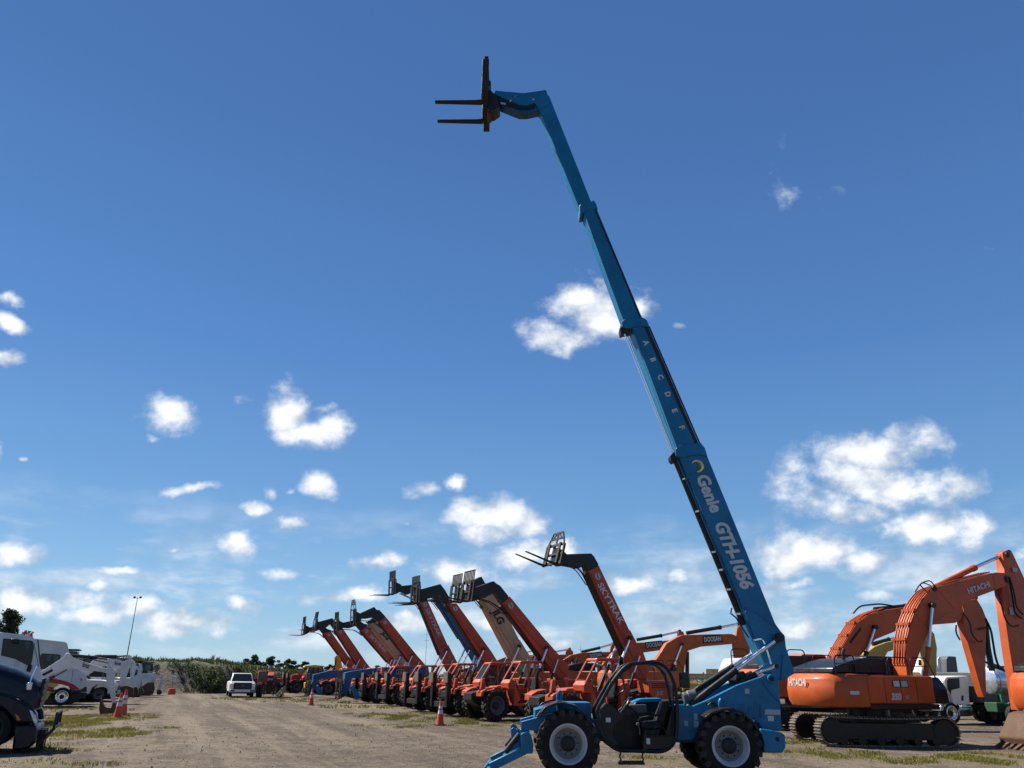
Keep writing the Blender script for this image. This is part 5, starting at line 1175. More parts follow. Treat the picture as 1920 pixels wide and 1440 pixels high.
m1, mf1 = mini(14, 37, 1.0, 'nearest white compact digger, knee-shaped boom and rusty bucket behind the twin cones', [(66,1266),(90,1251),(104,1242),(119,1232),(124,1225),(128,1224),(134,1230),(141,1235),(169,1245),(200,1254),(197,1261),(180,1258.5),(151,1256),(135,1254),(118,1258),(100,1264),(78,1277),(44,1302),(30,1296)],
    [(201,1235),(206,1235),(210,1252),(217,1258),(214,1275),(217,1317),(210,1318),(204,1294),(199,1275),(200,1258)], [(188,1305),(191,1318),(195,1324),(201,1327),(208,1327),(211,1318),(217,1318),(218,1328),(214,1336),(207,1342),(193,1343.5),(187,1338),(185.5,1330)],
    ((130,1229),(182,1233.5),(203,1236.5)), ((66,1285),(103,1268),(125,1256)), ((153,1249.5),(166,1253), .28))
MB().prism(mf1.poly([(79,1264),(98,1254),(100,1258),(81,1268)], -.17), -.178, -.172).build('decal', DECAL_K, m1)
mini(112, 50, 1.25, 'second white digger, upright arm and a dark bucket hanging to the right of the cones', [(132,1270),(150,1254),(165,1247),(176,1237),(195,1233.5),(232,1239),(240,1242),(238,1249),(200,1249),(185,1251),(164,1266),(146,1280)],
    [(240,1228),(245,1229),(246,1240),(239,1262),(232,1285),(222,1285),(227,1262),(233,1245)], [(222,1287),(240,1286),(250,1290),(250,1303),(240,1309),(226,1306),(234,1298)], ((178,1231),(219,1231),(243,1229)), None, ((214,1246),(226,1247.5), .28))
mini(168, 57, 1.15, 'third white digger, its rust-stained arm right behind the second', [(196,1262),(206,1248),(225,1240),(246,1246),(246,1252),(226,1249),(214,1264)], [(247,1236),(252,1240),(256,1250),(252,1264),(250,1285),(245,1285),(244,1262),(245,1248)], [(243,1289),(256,1288),(260,1296),(257,1305),(250,1309),(244,1303)], ((215,1239),(234,1237),(248,1237)))
mini(196, 62, 1.1, 'fourth white digger, only the top of its arm showing past the third', [(214,1262),(224,1250),(240,1244),(260,1250),(260,1256),(240,1252),(230,1264)], [(261,1244),(265,1245),(267,1256),(263,1272),(262,1290),(257,1290),(257,1268),(259,1254)], [(255,1291),(266,1290),(270,1297),(266,1304),(258,1304)], ((226,1246),(246,1244),(262,1245)))
mini(246, 67, 1.1, 'fifth white digger with a wide grey bucket raised in front', [(242,1278),(254,1266),(268,1262),(288,1262),(291,1266),(288,1271),(268,1272),(254,1284)], [(287,1260),(292,1261),(292,1276),(286,1290),(281,1290),(284,1274)], [(267,1287),(276,1280),(288,1279),(290,1292),(286,1303),(270,1303),(266,1296)], ((262,1261),(276,1259.5),(289,1261)), bk=.6)
mini(268, 72, 1.1, 'farthest white digger, thin arm nearest the square sign', [(264,1282),(276,1270),(290,1265),(303,1266),(304,1270),(290,1272),(276,1286)], [(301,1263),(305,1264),(306,1274),(302,1290),(297,1296),(298,1284),(301,1274)], [(294,1294),(301,1293),(304,1299),(300,1303),(294,1302)], ((280,1265),(292,1263),(303,1265)))

# ================================================================== TRUCKS, CARS AND SMALL THINGS
def fr_pt(px, py, yaw): g = ground_at(px, py); return Frame(g.x, g.y, math.radians(yaw))
def simple_wheel(parent, x, y, r, wd, side, rimm, name='wheel', rimr=.6):
    return wheel(parent, x, y, r, wd, side, rimm, lugs=False, rimr=rimr, name=name)
def sidepl(fr, name, pts, off, y0, y1, mat, h, bevel=.02): return MB().prism(fr.poly(pts, off), y0, y1).build(name, mat, h, bevel)
# ---- dark truck nose at the left edge
def dark_truck():
    d = ray(40, 1400); Y = 19.6; fr = Frame(d.x*Y/d.y, Y, math.radians(25)); h = thing('truck', fr, 'dark navy truck nose with a black grille guard at the lower left edge', 'truck')
    fr2 = Frame(fr.o.x - 1.1*fr.n.x*-1, fr.o.y - 1.1*fr.n.y*-1, fr.yaw)
    off = -1.05
    fr = Frame(fr.o.x + fr.n.x*1.05, fr.o.y + fr.n.y*1.05, fr.yaw); h.location = fr.o
    sec = []
    for (px, top, w_, bot) in ((-60, 1226, 1.0, 1330), (0, 1247, .98, 1330), (28, 1255.5, .95, 1330), (48, 1265, .90, 1330), (62, 1273, .86, 1332), (72, 1281, .82, 1332), (76, 1290, .78, 1332)):
        u, zt = fr.side(px, top, -.75); zb = fr.side(px, bot, -.75)[1]; k = w_*.78
        sec.append([Vector((u, y, z)) for y, z in ((-k, zb), (-k, zt-.25), (-k*.93, zt-.10), (-k*.75, zt-.02), (0, zt+.03), (k*.75, zt-.02), (k*.93, zt-.10), (k, zt-.25), (k, zb))])
    MB().rings(sec).build('bonnet', NAVY, h, sharp=50)
    u1 = fr.side(76, 1300, -.75)[0]
    g = MB(); g.box(u1-.05, u1+.03, -.56, .56, .95, 1.62); g.build('grille', BLACK, h, .03)
    for z in (1.08, 1.22, 1.36, 1.50): MB().box(u1+.03, u1+.05, -.52, .52, z, z+.04).build('grille_bar', BLACK, h)
    for sg in (-1, 1):
        fp = fr.poly([(-40,1292),(0,1299),(18,1303),(42,1314),(60,1325),(68,1338),(70,1356),(28,1358),(18,1344),(4,1330),(-10,1324),(-40,1318)], off); fd = MB(); fd.prism(fp, -1.08*1 if sg < 0 else .66, -.66 if sg < 0 else 1.08); fd.build('fender', NAVY, h, .06)
    hp = fr.poly([(55,1330),(61,1333),(67,1341),(70,1352),(70,1357),(65,1358),(60,1350)], off)
    for y0, y1 in ((-1.10, -1.0), (1.0, 1.10)): MB().prism(hp, y0, y1).build('headlight', LAMP, h, .02)
    MB().prism(fr.poly([(28.5,1338),(36,1343),(38,1350),(32,1351)], off), -1.11, -1.07).build('side_marker', AMBER, h, .01)
    bp = fr.poly([(29,1359),(66,1359),(69,1366),(67,1390),(58,1401),(40,1407),(22,1407)], off); MB().prism(bp, -1.08, 1.08).build('bumper', NAVY, h, .05)
    ub = fr.side(69, 1366, off)[0]
    gm = MB(); zt, zm, zb = fr.side(72, 1338, off)[1], fr.side(72, 1365, off)[1], fr.side(72, 1402, off)[1]
    for y in (-.9, 0, .9):
        gm.beam((ub+.06, y, zb), (ub+.34, y, zm), .05, .05); gm.beam((ub+.34, y, zm), (ub+.34, y, zt), .05, .05)
    for u, z in ((ub+.34, zt), (ub+.34, zm), (ub+.20, (zm+zb)/2), (ub+.06, zb)): gm.beam((u, -.92, z), (u, .92, z), .05, .05, side=(1, 0, 0))
    gm.build('grille_guard', BLACK, h, .01); pl = MB(); pl.box(ub+.0, ub+.16, -.42, -.12, zb-.1, zb+.35); pl.box(ub+.0, ub+.16, .12, .42, zb-.1, zb+.35); pl.build('guard_bracket', BLACK, h, .01)
    uw = fr.side(-27, 1380, off)[0]
    for y in (.88, -.88): simple_wheel(h, uw, y, .50, .30, 1 if y > 0 else -1, BLACK)
    fl = MB(); fl.box(uw-2.5, ub-.2, -.45, .45, .42, .7); fl.build('frame', BLACK, h)
    m = MB(); m.tube([fr.pt(69,1248,-.70), fr.pt(60,1268,-.74), fr.pt(55,1284,-.78)], .013, 6); m.build('mirror_arm', CHROME, h); c = fr.pt(55,1287,-.78); MB().box(c.x-.05, c.x+.06, c.y-.11, c.y+.09, c.z-.085, c.z+.085).build('mirror', LAMP, h, .02)
    uc = fr.side(-60, 1226, -.75)[0]; MB().prism([(uc-1.9, .6), (uc+.02, .6), (uc+.02, 1.9), (uc-.5, 2.75), (uc-1.9, 2.8)], -1.0, 1.0).build('cab', NAVY, h, .06)
dark_truck()
# ---- white cab-over truck
def cab_over():
    fr = fr_at(30, 31, 30); off = -1.0; h = thing('truck', fr, 'white cab over truck with a dark side window and small red roof lamps', 'truck')
    body = [(-70,1178),(-4,1184.5),(2,1185.5),(56,1191.5),(62,1194.5),(65,1200),(72,1236),(77,1256),(79,1275),(77,1312),(-70,1316)]
    sidepl(fr, 'cab', body, off, -1.0, 1.0, WHITE, h, .05)
    sidepl(fr, 'roof_edge', [(2,1185.5),(56,1191.5),(60,1195),(8,1190)], off, -1.015, -1.0, WHITE, h, .004)
    sidepl(fr, 'window', [(2,1229),(5.5,1199),(8,1197),(58,1201),(62,1203),(64,1214),(60,1240),(57,1249),(50,1247),(29,1236)], off, -1.012, -1.001, GLASS_D, h, .0)
    sidepl(fr, 'quarter_window', [(46,1204),(57,1204.5),(52,1222)], off, -1.016, -1.0125, GLASS_T, h, .0)
    sidepl(fr, 'door_panel', [(28,1238),(38,1240),(36,1250),(24,1251)], off, -1.006, -1.001, DECAL, h, 0)
    for k, pts in enumerate((([(20,1198),(35,1198),(37,1205),(33,1207.5),(22,1206)]),)): sidepl(fr, 'mirror', pts, off, -1.26, -1.10, BLACK, h, .03)
    for px, py in ((46,1187.5),(56.5,1192.5)): c = fr.pt(px, py, -.9); MB().lathe([(.09,-.02),(.085,.05),(.04,.1),(.001,.11)], c, 12, 'z').build('roof_lamp', REDLENS, h)
    m = MB(); m.tube([fr.pt(64,1205,-1.05), fr.pt(70,1236,-1.1), fr.pt(72,1250,-1.1)], .014, 6); m.build('mirror_arm', GREY, h); c = fr.pt(55, 1253, -1.02); MB().box(c.x-.07, c.x+.07, c.y-.05, c.y+.03, c.z-.12, c.z+.12).build('intake', BLACK, h, .02)
    u = fr.side(40, 1300, off)[0]
    for x in (u, u-3.6):
        for y in (.84, -.84): simple_wheel(h, x, y, .45, .26, 1 if y > 0 else -1, RIM)
    uc = fr.side(-70, 1250, off)[0]; MB().box(uc-4.2, uc-.2, -1.15, 1.15, 1.0, 3.3).build('cargo_box', WHITE, h, .04); MB().box(uc-4.2, u+.6, -.4, .4, .5, .85).build('frame', BLACK, h)
    us = fr.side(77, 1256, off)[0]; MB().rings([[Vector((us-.30, y, 2.9)) for y in (-.85, .85)] + [Vector((us-.34, y, 2.9)) for y in (.85, -.85)], [Vector((us+.02, y, 1.85)) for y in (-.85, .85)] + [Vector((us-.03, y, 1.85)) for y in (.85, -.85)]]).build('windscreen', GLASS_D, h)
cab_over()
# ---- white van with the red and yellow sweep
def van():
    g = ground_at(112, 1325); yaw = math.radians(29); n = Vector((-math.sin(yaw), math.cos(yaw), 0)); o = g + n*1.0; fr = Frame(o.x, o.y, yaw); off = -1.02
    h = thing('van', fr, 'tall white van with a red and yellow sweep and a chrome wheel', 'van')
    body = [(-60,1192),(62,1197),(122,1203.5),(126,1206),(131,1228),(139,1251),(150,1256),(158,1262),(163,1272),(163.5,1286),(150,1294),(133,1294),(128,1286),(120,1282),(108,1282),(98,1288),(92,1300),(89,1312),(-60,1318)]
    sidepl(fr, 'body', body, off, -1.02, 1.02, OFFWHITE, h, .05); sidepl(fr, 'roof_rail', [(62,1197),(122,1203.5),(122,1205.5),(62,1199.5)], off, -1.04, -1.02, WHITE, h, .006)
    sidepl(fr, 'window', [(74,1255),(76,1228),(79,1225),(111,1227),(114,1229),(113,1240),(104,1246),(92,1254)], off, -1.032, -1.021, GLASS_D, h, 0); sidepl(fr, 'window_pane', [(100,1229),(111,1229.5),(111,1240),(101,1243)], off, -1.036, -1.033, GLASS_T, h, 0); sidepl(fr, 'window_pane', [(86,1229),(97,1229),(95,1240),(88,1240)], off, -1.036, -1.033, GLASS_T, h, 0)
    for pts, m in (([(71,1274.5),(78,1271),(106,1273),(125,1277.5),(140,1284.5),(150,1292.5),(133,1293.5),(129,1287),(115,1283.3),(89,1279.4),(72,1279.5)], SIGNRED), ([(82,1283.2),(89,1279.8),(112.5,1283.7),(103,1288.8),(85,1284.8)], SIGNYEL), ([(78,1288.6),(84,1285.2),(103,1289.1),(96,1297),(76,1293.5)], SIGNRED), ([(74,1294.3),(96,1297.3),(89,1311),(73.5,1308.5)], SIGNYEL)):
        sidepl(fr, 'stripe', pts, off, -1.026, -1.0205, m, h, 0)
    sidepl(fr, 'door_seam', [(136.5,1256),(137.3,1256),(134.6,1279),(133.8,1279)], off, -1.024, -1.0205, GREY, h, 0); sidepl(fr, 'decal', [(150,1271),(158,1272),(158,1278),(150,1277)], off, -1.024, -1.0205, DECAL, h, 0); sidepl(fr, 'decal', [(150.5,1272),(154,1272),(154,1277),(150.5,1276.5)], off, -1.028, -1.0245, CONE_O, h, 0)
    sidepl(fr, 'bumper', [(128,1294),(163,1288),(163,1297),(130,1300)], off, -.98, .98, BLACK, h, .03)
    for x in (0, -4.0):
        for y in (.90, -.90): simple_wheel(h, x, y, .50, .26, 1 if y > 0 else -1, CHROME)
    MB().box(-5, 1.2, -.5, .5, .4, .7).build('frame', BLACK, h)
van()
# ---- pickups
def pickup(fr, label, col, k=1.0, dark_front=False):
    h = thing('pickup_truck', fr, label, 'pickup truck'); L = 2.95*k
    low = [(-2.9, .62), (-2.9, 1.18), (-.95, 1.20), (1.15, 1.20), (1.95, 1.18), (2.62, 1.08), (2.88, .95), (2.90, .52), (2.42, .42), (2.36, .72), (2.18, .90), (1.78, .92), (1.55, .74), (1.48, .42), (-1.30, .42), (-1.38, .74), (-1.6, .92), (-2.0, .92), (-2.2, .74), (-2.28, .5)]
    b = MB(); W = .98
    b.prism([(a*k, z*k) for a, z in low], -W*k, W*k); b.build('body', col, h, .05*k, seg=3)
    g = [(-.95, 1.21), (-.80, 1.82), (.55, 1.84), (1.25, 1.22)]; ring = lambda y, s: [Vector((a*k, y*s*k, z*k)) for a, z in g]
    c = MB(); c.rings([[Vector((-.98*k, y*k, 1.2*k)) for y in (-.92, .92)] + [Vector((1.3*k, y*k, 1.2*k)) for y in (.92, -.92)], [Vector((-.80*k, y*k, 1.86*k)) for y in (-.74, .74)] + [Vector((.58*k, y*k, 1.86*k)) for y in (.74, -.74)]]); c.build('cab', col, h, .05*k)
    ws = MB(); ws.rings([[Vector((1.27*k, y*k, 1.24*k)) for y in (-.82, .82)] + [Vector((1.30*k, y*k, 1.24*k)) for y in (.82, -.82)], [Vector((.63*k, y*k, 1.80*k)) for y in (-.68, .68)] + [Vector((.66*k, y*k, 1.81*k)) for y in (.68, -.68)]]); ws.build('windscreen', GLASS_D, h)
    for sg in (-1, 1):
        for x0, x1 in ((-.72, .02), (.10, .86)):
            q = MB(); q.rings([[Vector((x0*k, sg*.905*k, 1.28*k)), Vector((x1*k, sg*.905*k, 1.28*k)), Vector((min(x1, .52)*k, sg*.765*k, 1.78*k)), Vector((max(x0, -.68)*k, sg*.765*k, 1.78*k))], [Vector((x0*k, sg*.917*k, 1.28*k)), Vector((x1*k, sg*.917*k, 1.28*k)), Vector((min(x1, .52)*k, sg*.777*k, 1.78*k)), Vector((max(x0, -.68)*k, sg*.777*k, 1.78*k))]]); q.build('window', GLASS_D, h)
        MB().box(.95*k, 1.10*k, min(sg*.98, sg*1.22)*k, max(sg*.98, sg*1.22)*k, 1.26*k, 1.46*k).build('mirror', BLACK if dark_front else col, h, .03)
        MB().box(2.55*k, 2.93*k, min(sg*.72, sg*.985)*k, max(sg*.72, sg*.985)*k, .80*k, 1.07*k).build('headlight', LAMP, h, .02)
        MB().box(2.60*k, 2.94*k, min(sg*.70, sg*.98)*k, max(sg*.70, sg*.98)*k, .48*k, .60*k).build('fog_lamp', BLACK, h, .01)
        MB().box(-2.93*k, -2.8*k, min(sg*.84, sg*.985)*k, max(sg*.84, sg*.985)*k, .75*k, 1.1*k).build('tail_lamp', REDLENS, h, .01)
    MB().box(2.84*k, 2.925*k, -.70*k, .70*k, .62*k, 1.10*k).build('grille', BLACK, h, .02)
    for z in (.72, .84, .96): MB().box(2.926*k, 2.945*k, -.60*k, .60*k, z*k, (z+.03)*k).build('grille_bar', GREY, h)
    MB().box(2.926*k, 2.95*k, -.14*k, .14*k, .87*k, .93*k).build('badge', REDLENS, h); MB().box(2.62*k, 2.9*k, -.9*k, .9*k, 1.10*k, 1.17*k).build('bonnet_edge', col, h, .03)
    for sg in (-1, 1): MB().box(2.945*k, 2.96*k, min(sg*.73, sg*.95)*k, max(sg*.73, sg*.95)*k, .98*k, 1.03*k).build('light_strip', DECAL, h); MB().box(2.95*k, 3.01*k, min(sg*.60, sg*.92)*k, max(sg*.60, sg*.92)*k, .46*k, .56*k).build('air_inlet', BLACK, h)
    MB().box(2.75*k, 3.0*k, -.97*k, .97*k, .40*k, .62*k).build('bumper', col, h, .05); MB().box(2.7*k, 2.96*k, -.8*k, .8*k, .30*k, .44*k).build('valance', BLACK, h, .03)
    MB().box(-2.7*k, 2.6*k, -.8*k, .8*k, .32*k, .5*k).build('chassis', BLACK, h); MB().box(-2.7*k, -1.0*k, -.8*k, .8*k, 1.17*k, 1.205*k).build('bed_floor', BLACK, h)
    for x in (1.97, -1.79):
        for y in (.84, -.84): simple_wheel(h, x*k, y*k, .41*k, .27*k, 1 if y > 0 else -1, GREY, rimr=.62)
    return h
g = ground_at(452, 1308); pk = pickup(Frame(g.x - 1.04, g.y + 2.7, math.atan2(-.923, .36)), 'white pickup parked facing the camera at the far end of the lane', WHITE, 1.02, True)
g = ground_at(178, 1316); n_ = Vector((-math.sin(math.radians(LY)), math.cos(math.radians(LY)), 0)); e_ = Vector((math.cos(math.radians(LY)), math.sin(math.radians(LY)), 0)); o_ = g + n_*.98 - e_*1.97*1.05
pickup(Frame(o_.x, o_.y, math.radians(LY)), 'white pickup front and black wheel seen between the van nose and the nearest digger arm', OFFWHITE, 1.12)

# ---- traffic cones
def cone(px, py, hgt, label, first=[None]):
    g = ground_at(px, py)
    if first[0] is None:
        t = empty('traffic_cone', g, .3, label, 'traffic cone', 'orange traffic cones in the yard')
        MB().box(-.19, .19, -.19, .19, .0, .035).build('base', BLACK, t, .012)
        MB().lathe([(.155, .035), (.15, .06), (.105, .42)], (0, 0, 0), 28, 'z').build('cone_body', CONE_O, t)
        MB().lathe([(.1052, .42), (.088, .56)], (0, 0, 0), 28, 'z').build('white_band', DECAL, t); MB().lathe([(.088, .56), (.080, .62)], (0, 0, 0), 28, 'z').build('cone_body', CONE_O, t)
        MB().lathe([(.0802, .62), (.068, .72)], (0, 0, 0), 28, 'z').build('white_band', DECAL, t); MB().lathe([(.068, .72), (.036, .90), (.033, .915), (.022, .915), (.022, .88)], (0, 0, 0), 28, 'z').build('cone_tip', CONE_O, t)
        first[0] = t
    else:
        t = copy_tree(first[0]); t['label'] = label; t.location = g
    t.scale = (hgt/.915,)*3; t.rotation_euler = (0, 0, px*.37); return t
cone(825, 1360, .90, 'single traffic cone with one wide white band on the weedy gravel before the stabiliser legs')
cone(220, 1347, 1.02, 'nearer of the two traffic cones standing close together beside the digger bucket')
cone(229, 1342.5, 1.08, 'rear of the twin traffic cones, mostly hidden by the front one')
cone(583, 1322, .98, 'small distant traffic cone at the nose of the lowered blue boom')
# ---- square sign in an orange barrel foot
g = ground_at(321, 1302); t = empty('sign_post', g, -.25, 'square white sign on a thin post standing in an orange barrel foot', 'sign'); sc = FPX/(g.y*.93)
MB().lathe([(.34, 0), (.36, .25), (.30, .5), (.22, .52), (.001, .52)], (0, 0, 0), 20, 'z').build('barrel_foot', CONE_O, t); MB().box(-.04, .04, -.03, .03, .5, 1.3).build('post', DULLYEL, t); MB().box(-.26, .26, -.05, -.03, 1.12, 1.68).build('sign_panel', WHITE, t)
for x, z in ((-.1, 1.45), (.09, 1.4), (-.02, 1.25)): MB().box(x-.06, x+.06, -.056, -.051, z-.05, z+.06).build('print', GREY, t)
# ---- striped barrier boards
g = ground_at(527, 1310.5); t = empty('barrier', g, 0, 'yellow and white striped barrier boards leaning at the end of the telehandler row', 'barrier')
for i, (a, b_) in enumerate((((-.75, 0, .35), (.05, .1, 1.35)), ((-.5, .15, .2), (.2, .2, 1.15)), ((.05, .1, 0), (.15, .15, 1.25)))):
    A, B_ = Vector(a), Vector(b_); n = 6
    for k in range(n): MB().beam(A.lerp(B_, k/n), A.lerp(B_, (k+.97)/n), .05, .20).build('stripe', DULLYEL if k % 2 == 0 else (CONE_O if i == 2 else OFFWHITE), t)
t.scale = (.62,)*3
MB().beam((.3, .25, 0), (.1, .2, 1.2), .06, .06).build('brace', DULLYEL, t)
# ---- light mast, thin antenna masts
def mast(px, ytop, D, r, label, lights):
    d = ray(px, ytop); p = Vector((d.x*D/d.y, D, 0)); H = CAMH + d.z*D/d.y; t = empty('light_mast' if lights else 'antenna_mast', p, 0, label, 'light mast' if lights else 'antenna')
    MB().tube([(0, 0, 0), (0, 0, H*.5), (0, 0, H)], [r, r*.7, r*.4], 10).build('pole', MASTG, t)
    if lights:
        MB().beam((-.5, 0, H-.1), (.5, 0, H-.1), .06, .06).build('crossbar', GREY, t)
        for x in (-.4, .4): MB().box(x-.12, x+.12, -.14, .10, H-.06, H+.12).build('floodlight', DARK, t, .02)
    else:
        for q in (.80, .9): MB().beam((-.35, 0, H*q), (.35, 0, H*q), .03, .03).build('crossbar', GREY, t)
mast(258, 1120, 105, .08, 'tall thin light mast rising above the white diggers', True)
mast(801, 1178, 120, .04, 'thin antenna mast behind the middle of the telehandler row', False)
mast(1088, 1209, 130, .05, 'short antenna with crossbars behind the orange excavators', False)
# ---- far red telehandler facing the lane, boom down
def red_far():
    g = ground_at(493, 1308); fr = Frame(g.x, g.y + 1.8, math.radians(-76)); h = thing('telehandler', fr, 'red telehandler facing the camera with its boom down, right beside the white pickup', 'telehandler')
    for ux in (1.3, -1.3):
        for y in (.86, -.86): wheel(h, ux, y, .60, .36, 1 if y > 0 else -1, GREY)
    MB().box(-2.2, 1.9, -.4, .4, .6, 1.1).build('frame', RED, h, .02)
    # the cab stands on its left, so it shows at the image right of the boom only partly; glazed box
    MB().prism([(-.9, .8), (.8, .8), (.85, 1.3), (.5, 2.1), (-.85, 2.1)], -1.1, -.28).build('cab', RED, h, .04); MB().box(.78, .80, -.98, -.42, 1.42, 1.95).build('windscreen', GLASS_T, h)
    MB().box(-1.0, .95, .32, 1.0, .8, 1.5).build('engine_pod', RED, h, .04)
    MB().prism([(-2.4, 1.9), (1.3, 2.0), (1.9, 1.7), (2.0, .7), (1.6, .7), (1.45, 1.5), (-2.4, 1.45)], -.24, .24).build('boom', RED, h, .02); MB().box(1.98, 2.06, -.26, .26, .95, 1.75).build('boom_head', BLACK, h, .02)
    lettering('JLG', (2.07, -.2, 1.38), (0, 1, 0), (1, 0, 0), .2, DECAL, h, fit=.4, bold=.006)
    carriage(h, (2.2, .25), (3.3, .2), hgt=1.0)
red_far()
# ---- yellow backhoe loader
def backhoe():
    fr = fr_at(600, 85, 200); h = thing('backhoe_loader', fr, 'yellow roofed backhoe loader cab with its yellow digging arm folded upright behind', 'backhoe loader'); 
    for x, r in ((1.1, .45), (-1.0, .75)):
        for y in (.85, -.85): wheel(h, x, y, r, .4, 1 if y > 0 else -1, DULLYEL)
    MB().prism([(1.5, .6), (1.55, 1.1), (.7, 1.3), (-1.6, 1.3), (-1.6, .6)], -.55, .55).build('body', YELLOW, h, .05)
    P_ = lambda pts: fr.poly(pts, .7)
    MB().prism(P_([(575,1275),(580,1251),(606,1251),(610,1275)]), -.7, .7).build('cab', GLASS_T, h, .03)
    for a, b_ in (((574,1276),(580,1251)), ((585,1276),(588,1251)), ((607,1276),(605,1251)), ((597,1276),(597,1251))):
        for y in (.71, -.71): p, q = fr.pt(*a, y), fr.pt(*b_, y); MB().beam(p, q, .07, .09).build('cab_post', BLACK, h)
    MB().prism(P_([(570,1251.5),(572,1248),(590,1246.5),(606,1248),(609,1251)]), -.8, .8).build('cab_roof', YELLOW, h, .05)
    a = P_([(624,1256),(630,1246),(629,1233),(631,1229),(637,1229),(641,1236),(644,1256),(644,1275),(628,1278)]); MB().prism(a, -.2, .2).build('digging_arm', YELLOW, h, .03)
    b = MB(); u, z = a[7]; b.prism([(u+.9, .5), (u+.9, 1.4), (u-.2, 1.4), (u-.2, .5)], -.5, .5); b.build('arm_mount', DULLYEL, h, .03)
    c = MB(); p, q = fr.pt(626, 1256, .3), fr.pt(630, 1236, .3); c.cyl(p, q, .06, n=8); c.build('arm_cylinder', BLACK, h)
backhoe()
# ---- yellow rollers far behind
def rollers():
    for i, px in enumerate((1296, 1318, 1341)):
        fr = fr_at(px, 92 + i*2, 185); h = thing('road_roller', fr, ('leftmost yellow roller with a pale guard rail, behind the orange excavator stick', 'middle yellow roller with an orange beacon, behind the stick', 'right yellow roller with the taller guard, next to the blue cylinders')[i], 'road roller', 'yellow rollers parked far behind')
        for x in (.7, -.7):
            for y in (.5, -.5): simple_wheel(h, x, y, .5, .45, 1 if y > 0 else -1, DULLYEL)
        MB().prism([(1.25, .7), (1.25, 1.4), (.3, 1.55), (-1.2, 1.5), (-1.25, .7)], -.7, .7).build('body', YELLOW, h, .05)
        zt = 2.45 if i < 2 else 3.0
        for x in (-1.2, -.4, .4, 1.2): MB().box(x-.04, x+.04, .62, .70, 1.4, zt).build('guard_post', DULLYEL, h)
        for z in (1.95, zt): MB().box(-1.24, 1.24, .6, .72, z-.06, z+.06).build('guard_rail', DULLYEL, h)
        MB().box(-1.15, 1.15, .645, .655, 2.0, zt-.06).build('guard_panel', paint('sun_bleached_panel', (.62, .54, .36), .7, .3), h)
        if i == 1: MB().lathe([(.12, 0), (.12, .1), (.05, .22), (.001, .24)], (0, .3, zt+.05), 12, 'z').build('beacon', CONE_O, h)
rollers()
# ---- pale covered load behind the lift cylinders
fr = fr_at(1405, 44, 185); h = thing('storage_tank', fr, 'pale rounded tank partly hidden behind the raised blue lift cylinders', 'tank')
MB().lathe([(.001, -1.5), (.8, -1.45), (1.15, -1.2), (1.2, 0), (1.15, 1.2), (.8, 1.45), (.001, 1.5)], (0, 0, 1.75), 28, 'x').build('tank_shell', OFFWHITE, h); 
for x in (-.9, .9): MB().box(x-.15, x+.15, -.9, .9, 0, .9).build('saddle', GREY, h, .02)
# ---- white dump truck and tanker at the right
def dump_truck():
    fr = fr_at(1800, 40, 197); h = thing('dump_truck', fr, 'white truck cab with a dark door window, right of the largest excavator', 'dump truck'); off = 1.0
    P_ = lambda pts: fr.poly(pts, off)
    MB().prism(P_([(1775,1300),(1772,1275),(1776,1269),(1816,1267),(1818,1272),(1819,1300),(1822,1338),(1790,1322),(1786,1304)]), -.95, .95).build('cab', WHITE, h, .04)
    MB().prism(P_([(1778,1292),(1777,1276),(1780,1272),(1800,1271.5),(1801,1290),(1785,1294),(1784,1303)]), .952, .962).build('window', GLASS_D, h)
    MB().prism(P_([(1788,1302),(1774,1302),(1769,1306),(1769,1322),(1776,1324),(1784,1316),(1796,1322),(1796,1304)]), -.8, .8).build('bonnet', WHITE, h, .05)
    MB().prism(P_([(1804,1304),(1808,1304),(1808,1314),(1804,1314)]), .953, .965).build('door_handle', BLACK, h); MB().prism(P_([(1766,1324),(1778,1323),(1778,1333),(1766,1333)]), -.95, .95).build('bumper', CHROME, h, .02)
    u = fr.side(1786, 1335, off)[0]
    for x in (u, u-3.6, u-4.9):
        for y in (.85, -.85): simple_wheel(h, x, y, .5, .28, 1 if y > 0 else -1, CHROME)
    MB().cyl(fr.pt(1793,1331,.9), fr.pt(1815,1331,.9), .28, n=18).build('fuel_tank', CHROME, h)
    MB().box(u-5.6, u+.6, -.42, .42, .55, .85).build('frame', BLACK, h)
    m = MB(); m.tube([fr.pt(1768,1276,1.15), fr.pt(1768,1300,1.15)], .02, 6); m.build('mirror_arm', CHROME, h); c = fr.pt(1768,1288,1.15); MB().box(c.x-.06, c.x+.06, c.y-.1, c.y+.1, c.z-.25, c.z+.2).build('mirror', CHROME, h, .02)
    bz = 40
    b = MB(); b.box(u-5.9, u-1.6, -1.2, 1.2, .95, 2.3); b.build('tipping_body', GREY, h, .03)
    for k in range(5): MB().box(u-5.7+k*.95, u-5.55+k*.95, 1.2, 1.26, 1.0, 2.28).build('side_rib', GREY, h)
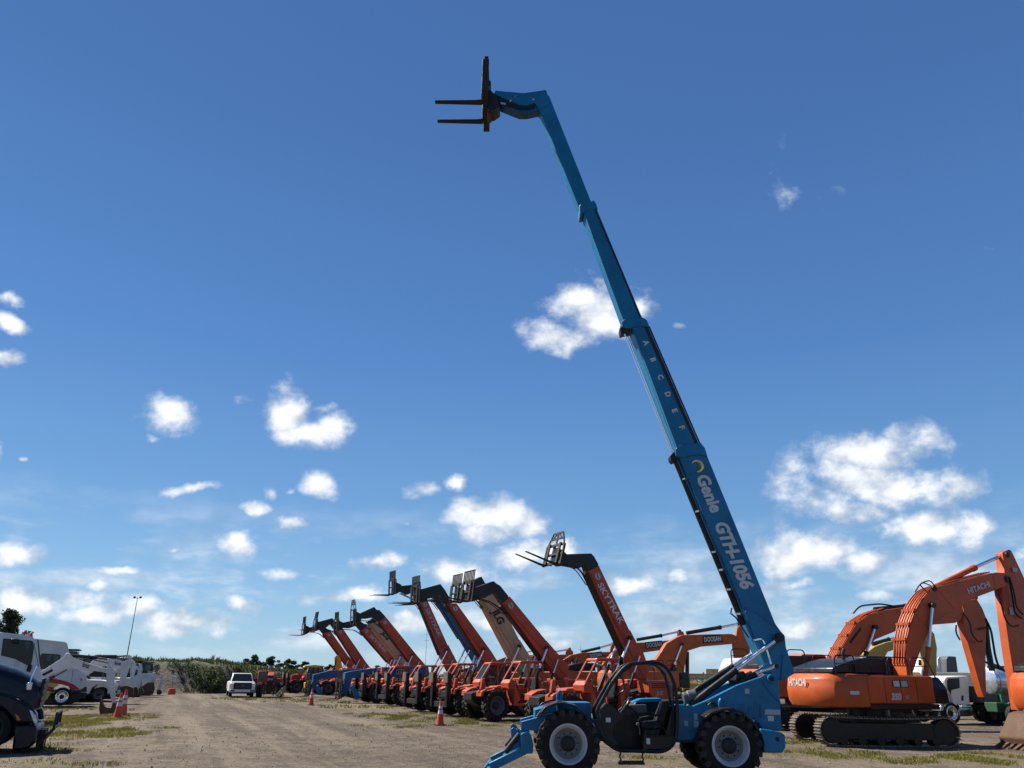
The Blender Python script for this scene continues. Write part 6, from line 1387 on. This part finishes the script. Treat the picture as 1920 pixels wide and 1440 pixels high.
    # headboard panels, tall and white
dump_truck()
def white_boxes():
    fr = fr_at(1750, 52, 180); h = thing('box_truck', fr, 'white truck with a slanted grey body end behind the yellow digger stick', 'box truck')
    MB().prism(fr.poly([(1757,1236),(1761,1231),(1775,1232),(1780,1268),(1784,1300),(1765,1318),(1758,1290)], 0), -1.1, 1.1).build('tipping_body', GREY, h, .03)
    MB().prism(fr.poly([(1757,1236),(1760,1231),(1763,1234),(1770,1290),(1774,1338),(1766,1338),(1760,1290)], 1.15), 1.105, 1.2).build('side_board', WHITE, h, .02)
    MB().prism(fr.poly([(1712,1262),(1714,1240),(1720,1233),(1730,1233),(1731,1262),(1731,1290),(1712,1290)], 0), -1.0, 1.0).build('cab', WHITE, h, .05)
    MB().prism(fr.poly([(1722,1237),(1729,1237),(1729,1248),(1722,1248)], 1.0), 1.001, 1.012).build('window', GLASS_D, h)
    MB().prism(fr.poly([(1712,1300),(1784,1300),(1784,1310),(1712,1310)], 0), -.4, .4).build('frame', BLACK, h)
    for px in (1720, 1768, 1780):
        u = fr.side(px, 1310, 0)[0]
        for y in (.85, -.85): simple_wheel(h, u, y, .5, .28, 1 if y > 0 else -1, GREY)
white_boxes()
def tanker():
    fr = fr_at(1885, 38, 187); h = thing('tanker', fr, 'shiny pale blue white tank with dark fittings on top, beside the tall excavator stick', 'tanker')
    u0, u1 = fr.side(1935, 1275, 0)[0], fr.side(1848, 1275, 0)[0]; zc = fr.side(1880, 1276, 0)[1]
    MB().lathe([(.001, u0), (.45, u0+.03), (.6, u0+.15), (.62, 0), (.6, u1-.12), (.45, u1-.02), (.001, u1)], (0, 0, zc), 32, 'x').build('tank_shell', paint('polished_tank', (.62, .68, .74), .22, .08, metal=.75, coat=.2), h)
    for k in range(4): MB().lathe([(.625, -.03), (.635, 0), (.625, .03)], (u0 + (u1-u0)*(k+.5)/4, 0, zc), 32, 'x').build('tank_band', LAMP, h)
    p = MB(); p.tube([fr.pt(a, b, .2) for a, b in ((1852,1252),(1864,1246),(1872,1250),(1884,1252),(1890,1260))], .06, 6); p.build('top_pipe', DARK, h)
    for k in range(3): c = fr.pt(1858+k*11, 1258, 0); MB().cyl(c, c + Vector((0, 0, .22)), .12, n=12).build('hatch', DARK, h)
    MB().box(u0, u1, -.4, .4, .6, 1.0).build('frame', paint('green_frame', (.03, .10, .045), .5, .3), h, .02)
    ho = MB(); ho.tube(roundpath([fr.pt(a, b, .6) for a, b in ((1876,1302),(1880,1318),(1890,1322),(1898,1310),(1896,1298))], .3), .05, 8); ho.build('hose', paint('green_hose', (.04, .33, .14), .5, .1), h)
    for x in (u0+.5, u0+1.6, u1-.5):
        for y in (.85, -.85): simple_wheel(h, x, y, .48, .28, 1 if y > 0 else -1, GREY)
tanker()
# ---- rusty bucket lying at the right edge
fr = Frame(*ground_at(1938, 1404).xy, math.radians(10)); h = thing('digger_bucket', fr, 'big rusty digger bucket on the ground at the right edge', 'bucket')
MB().prism([(-.55, .05), (.55, .0), (.75, .25), (.8, .6), (.6, .95), (.2, 1.02), (-.1, .95), (-.35, .62), (-.62, .3)], -.6, .6).build('bucket_shell', RUST, h, .04)
for y in (-.5, -.25, 0, .25, .5): MB().prism([(-.9, .0), (-.55, .0), (-.5, .12), (-.6, .16)], y-.06, y+.06).build('tooth', RUST, h, .01)
for y in (-.2, .2): MB().prism([(.1, 1.0), (.5, .95), (.45, 1.22), (.28, 1.28)], y-.05, y+.05).build('lug', RUST, h, .01)
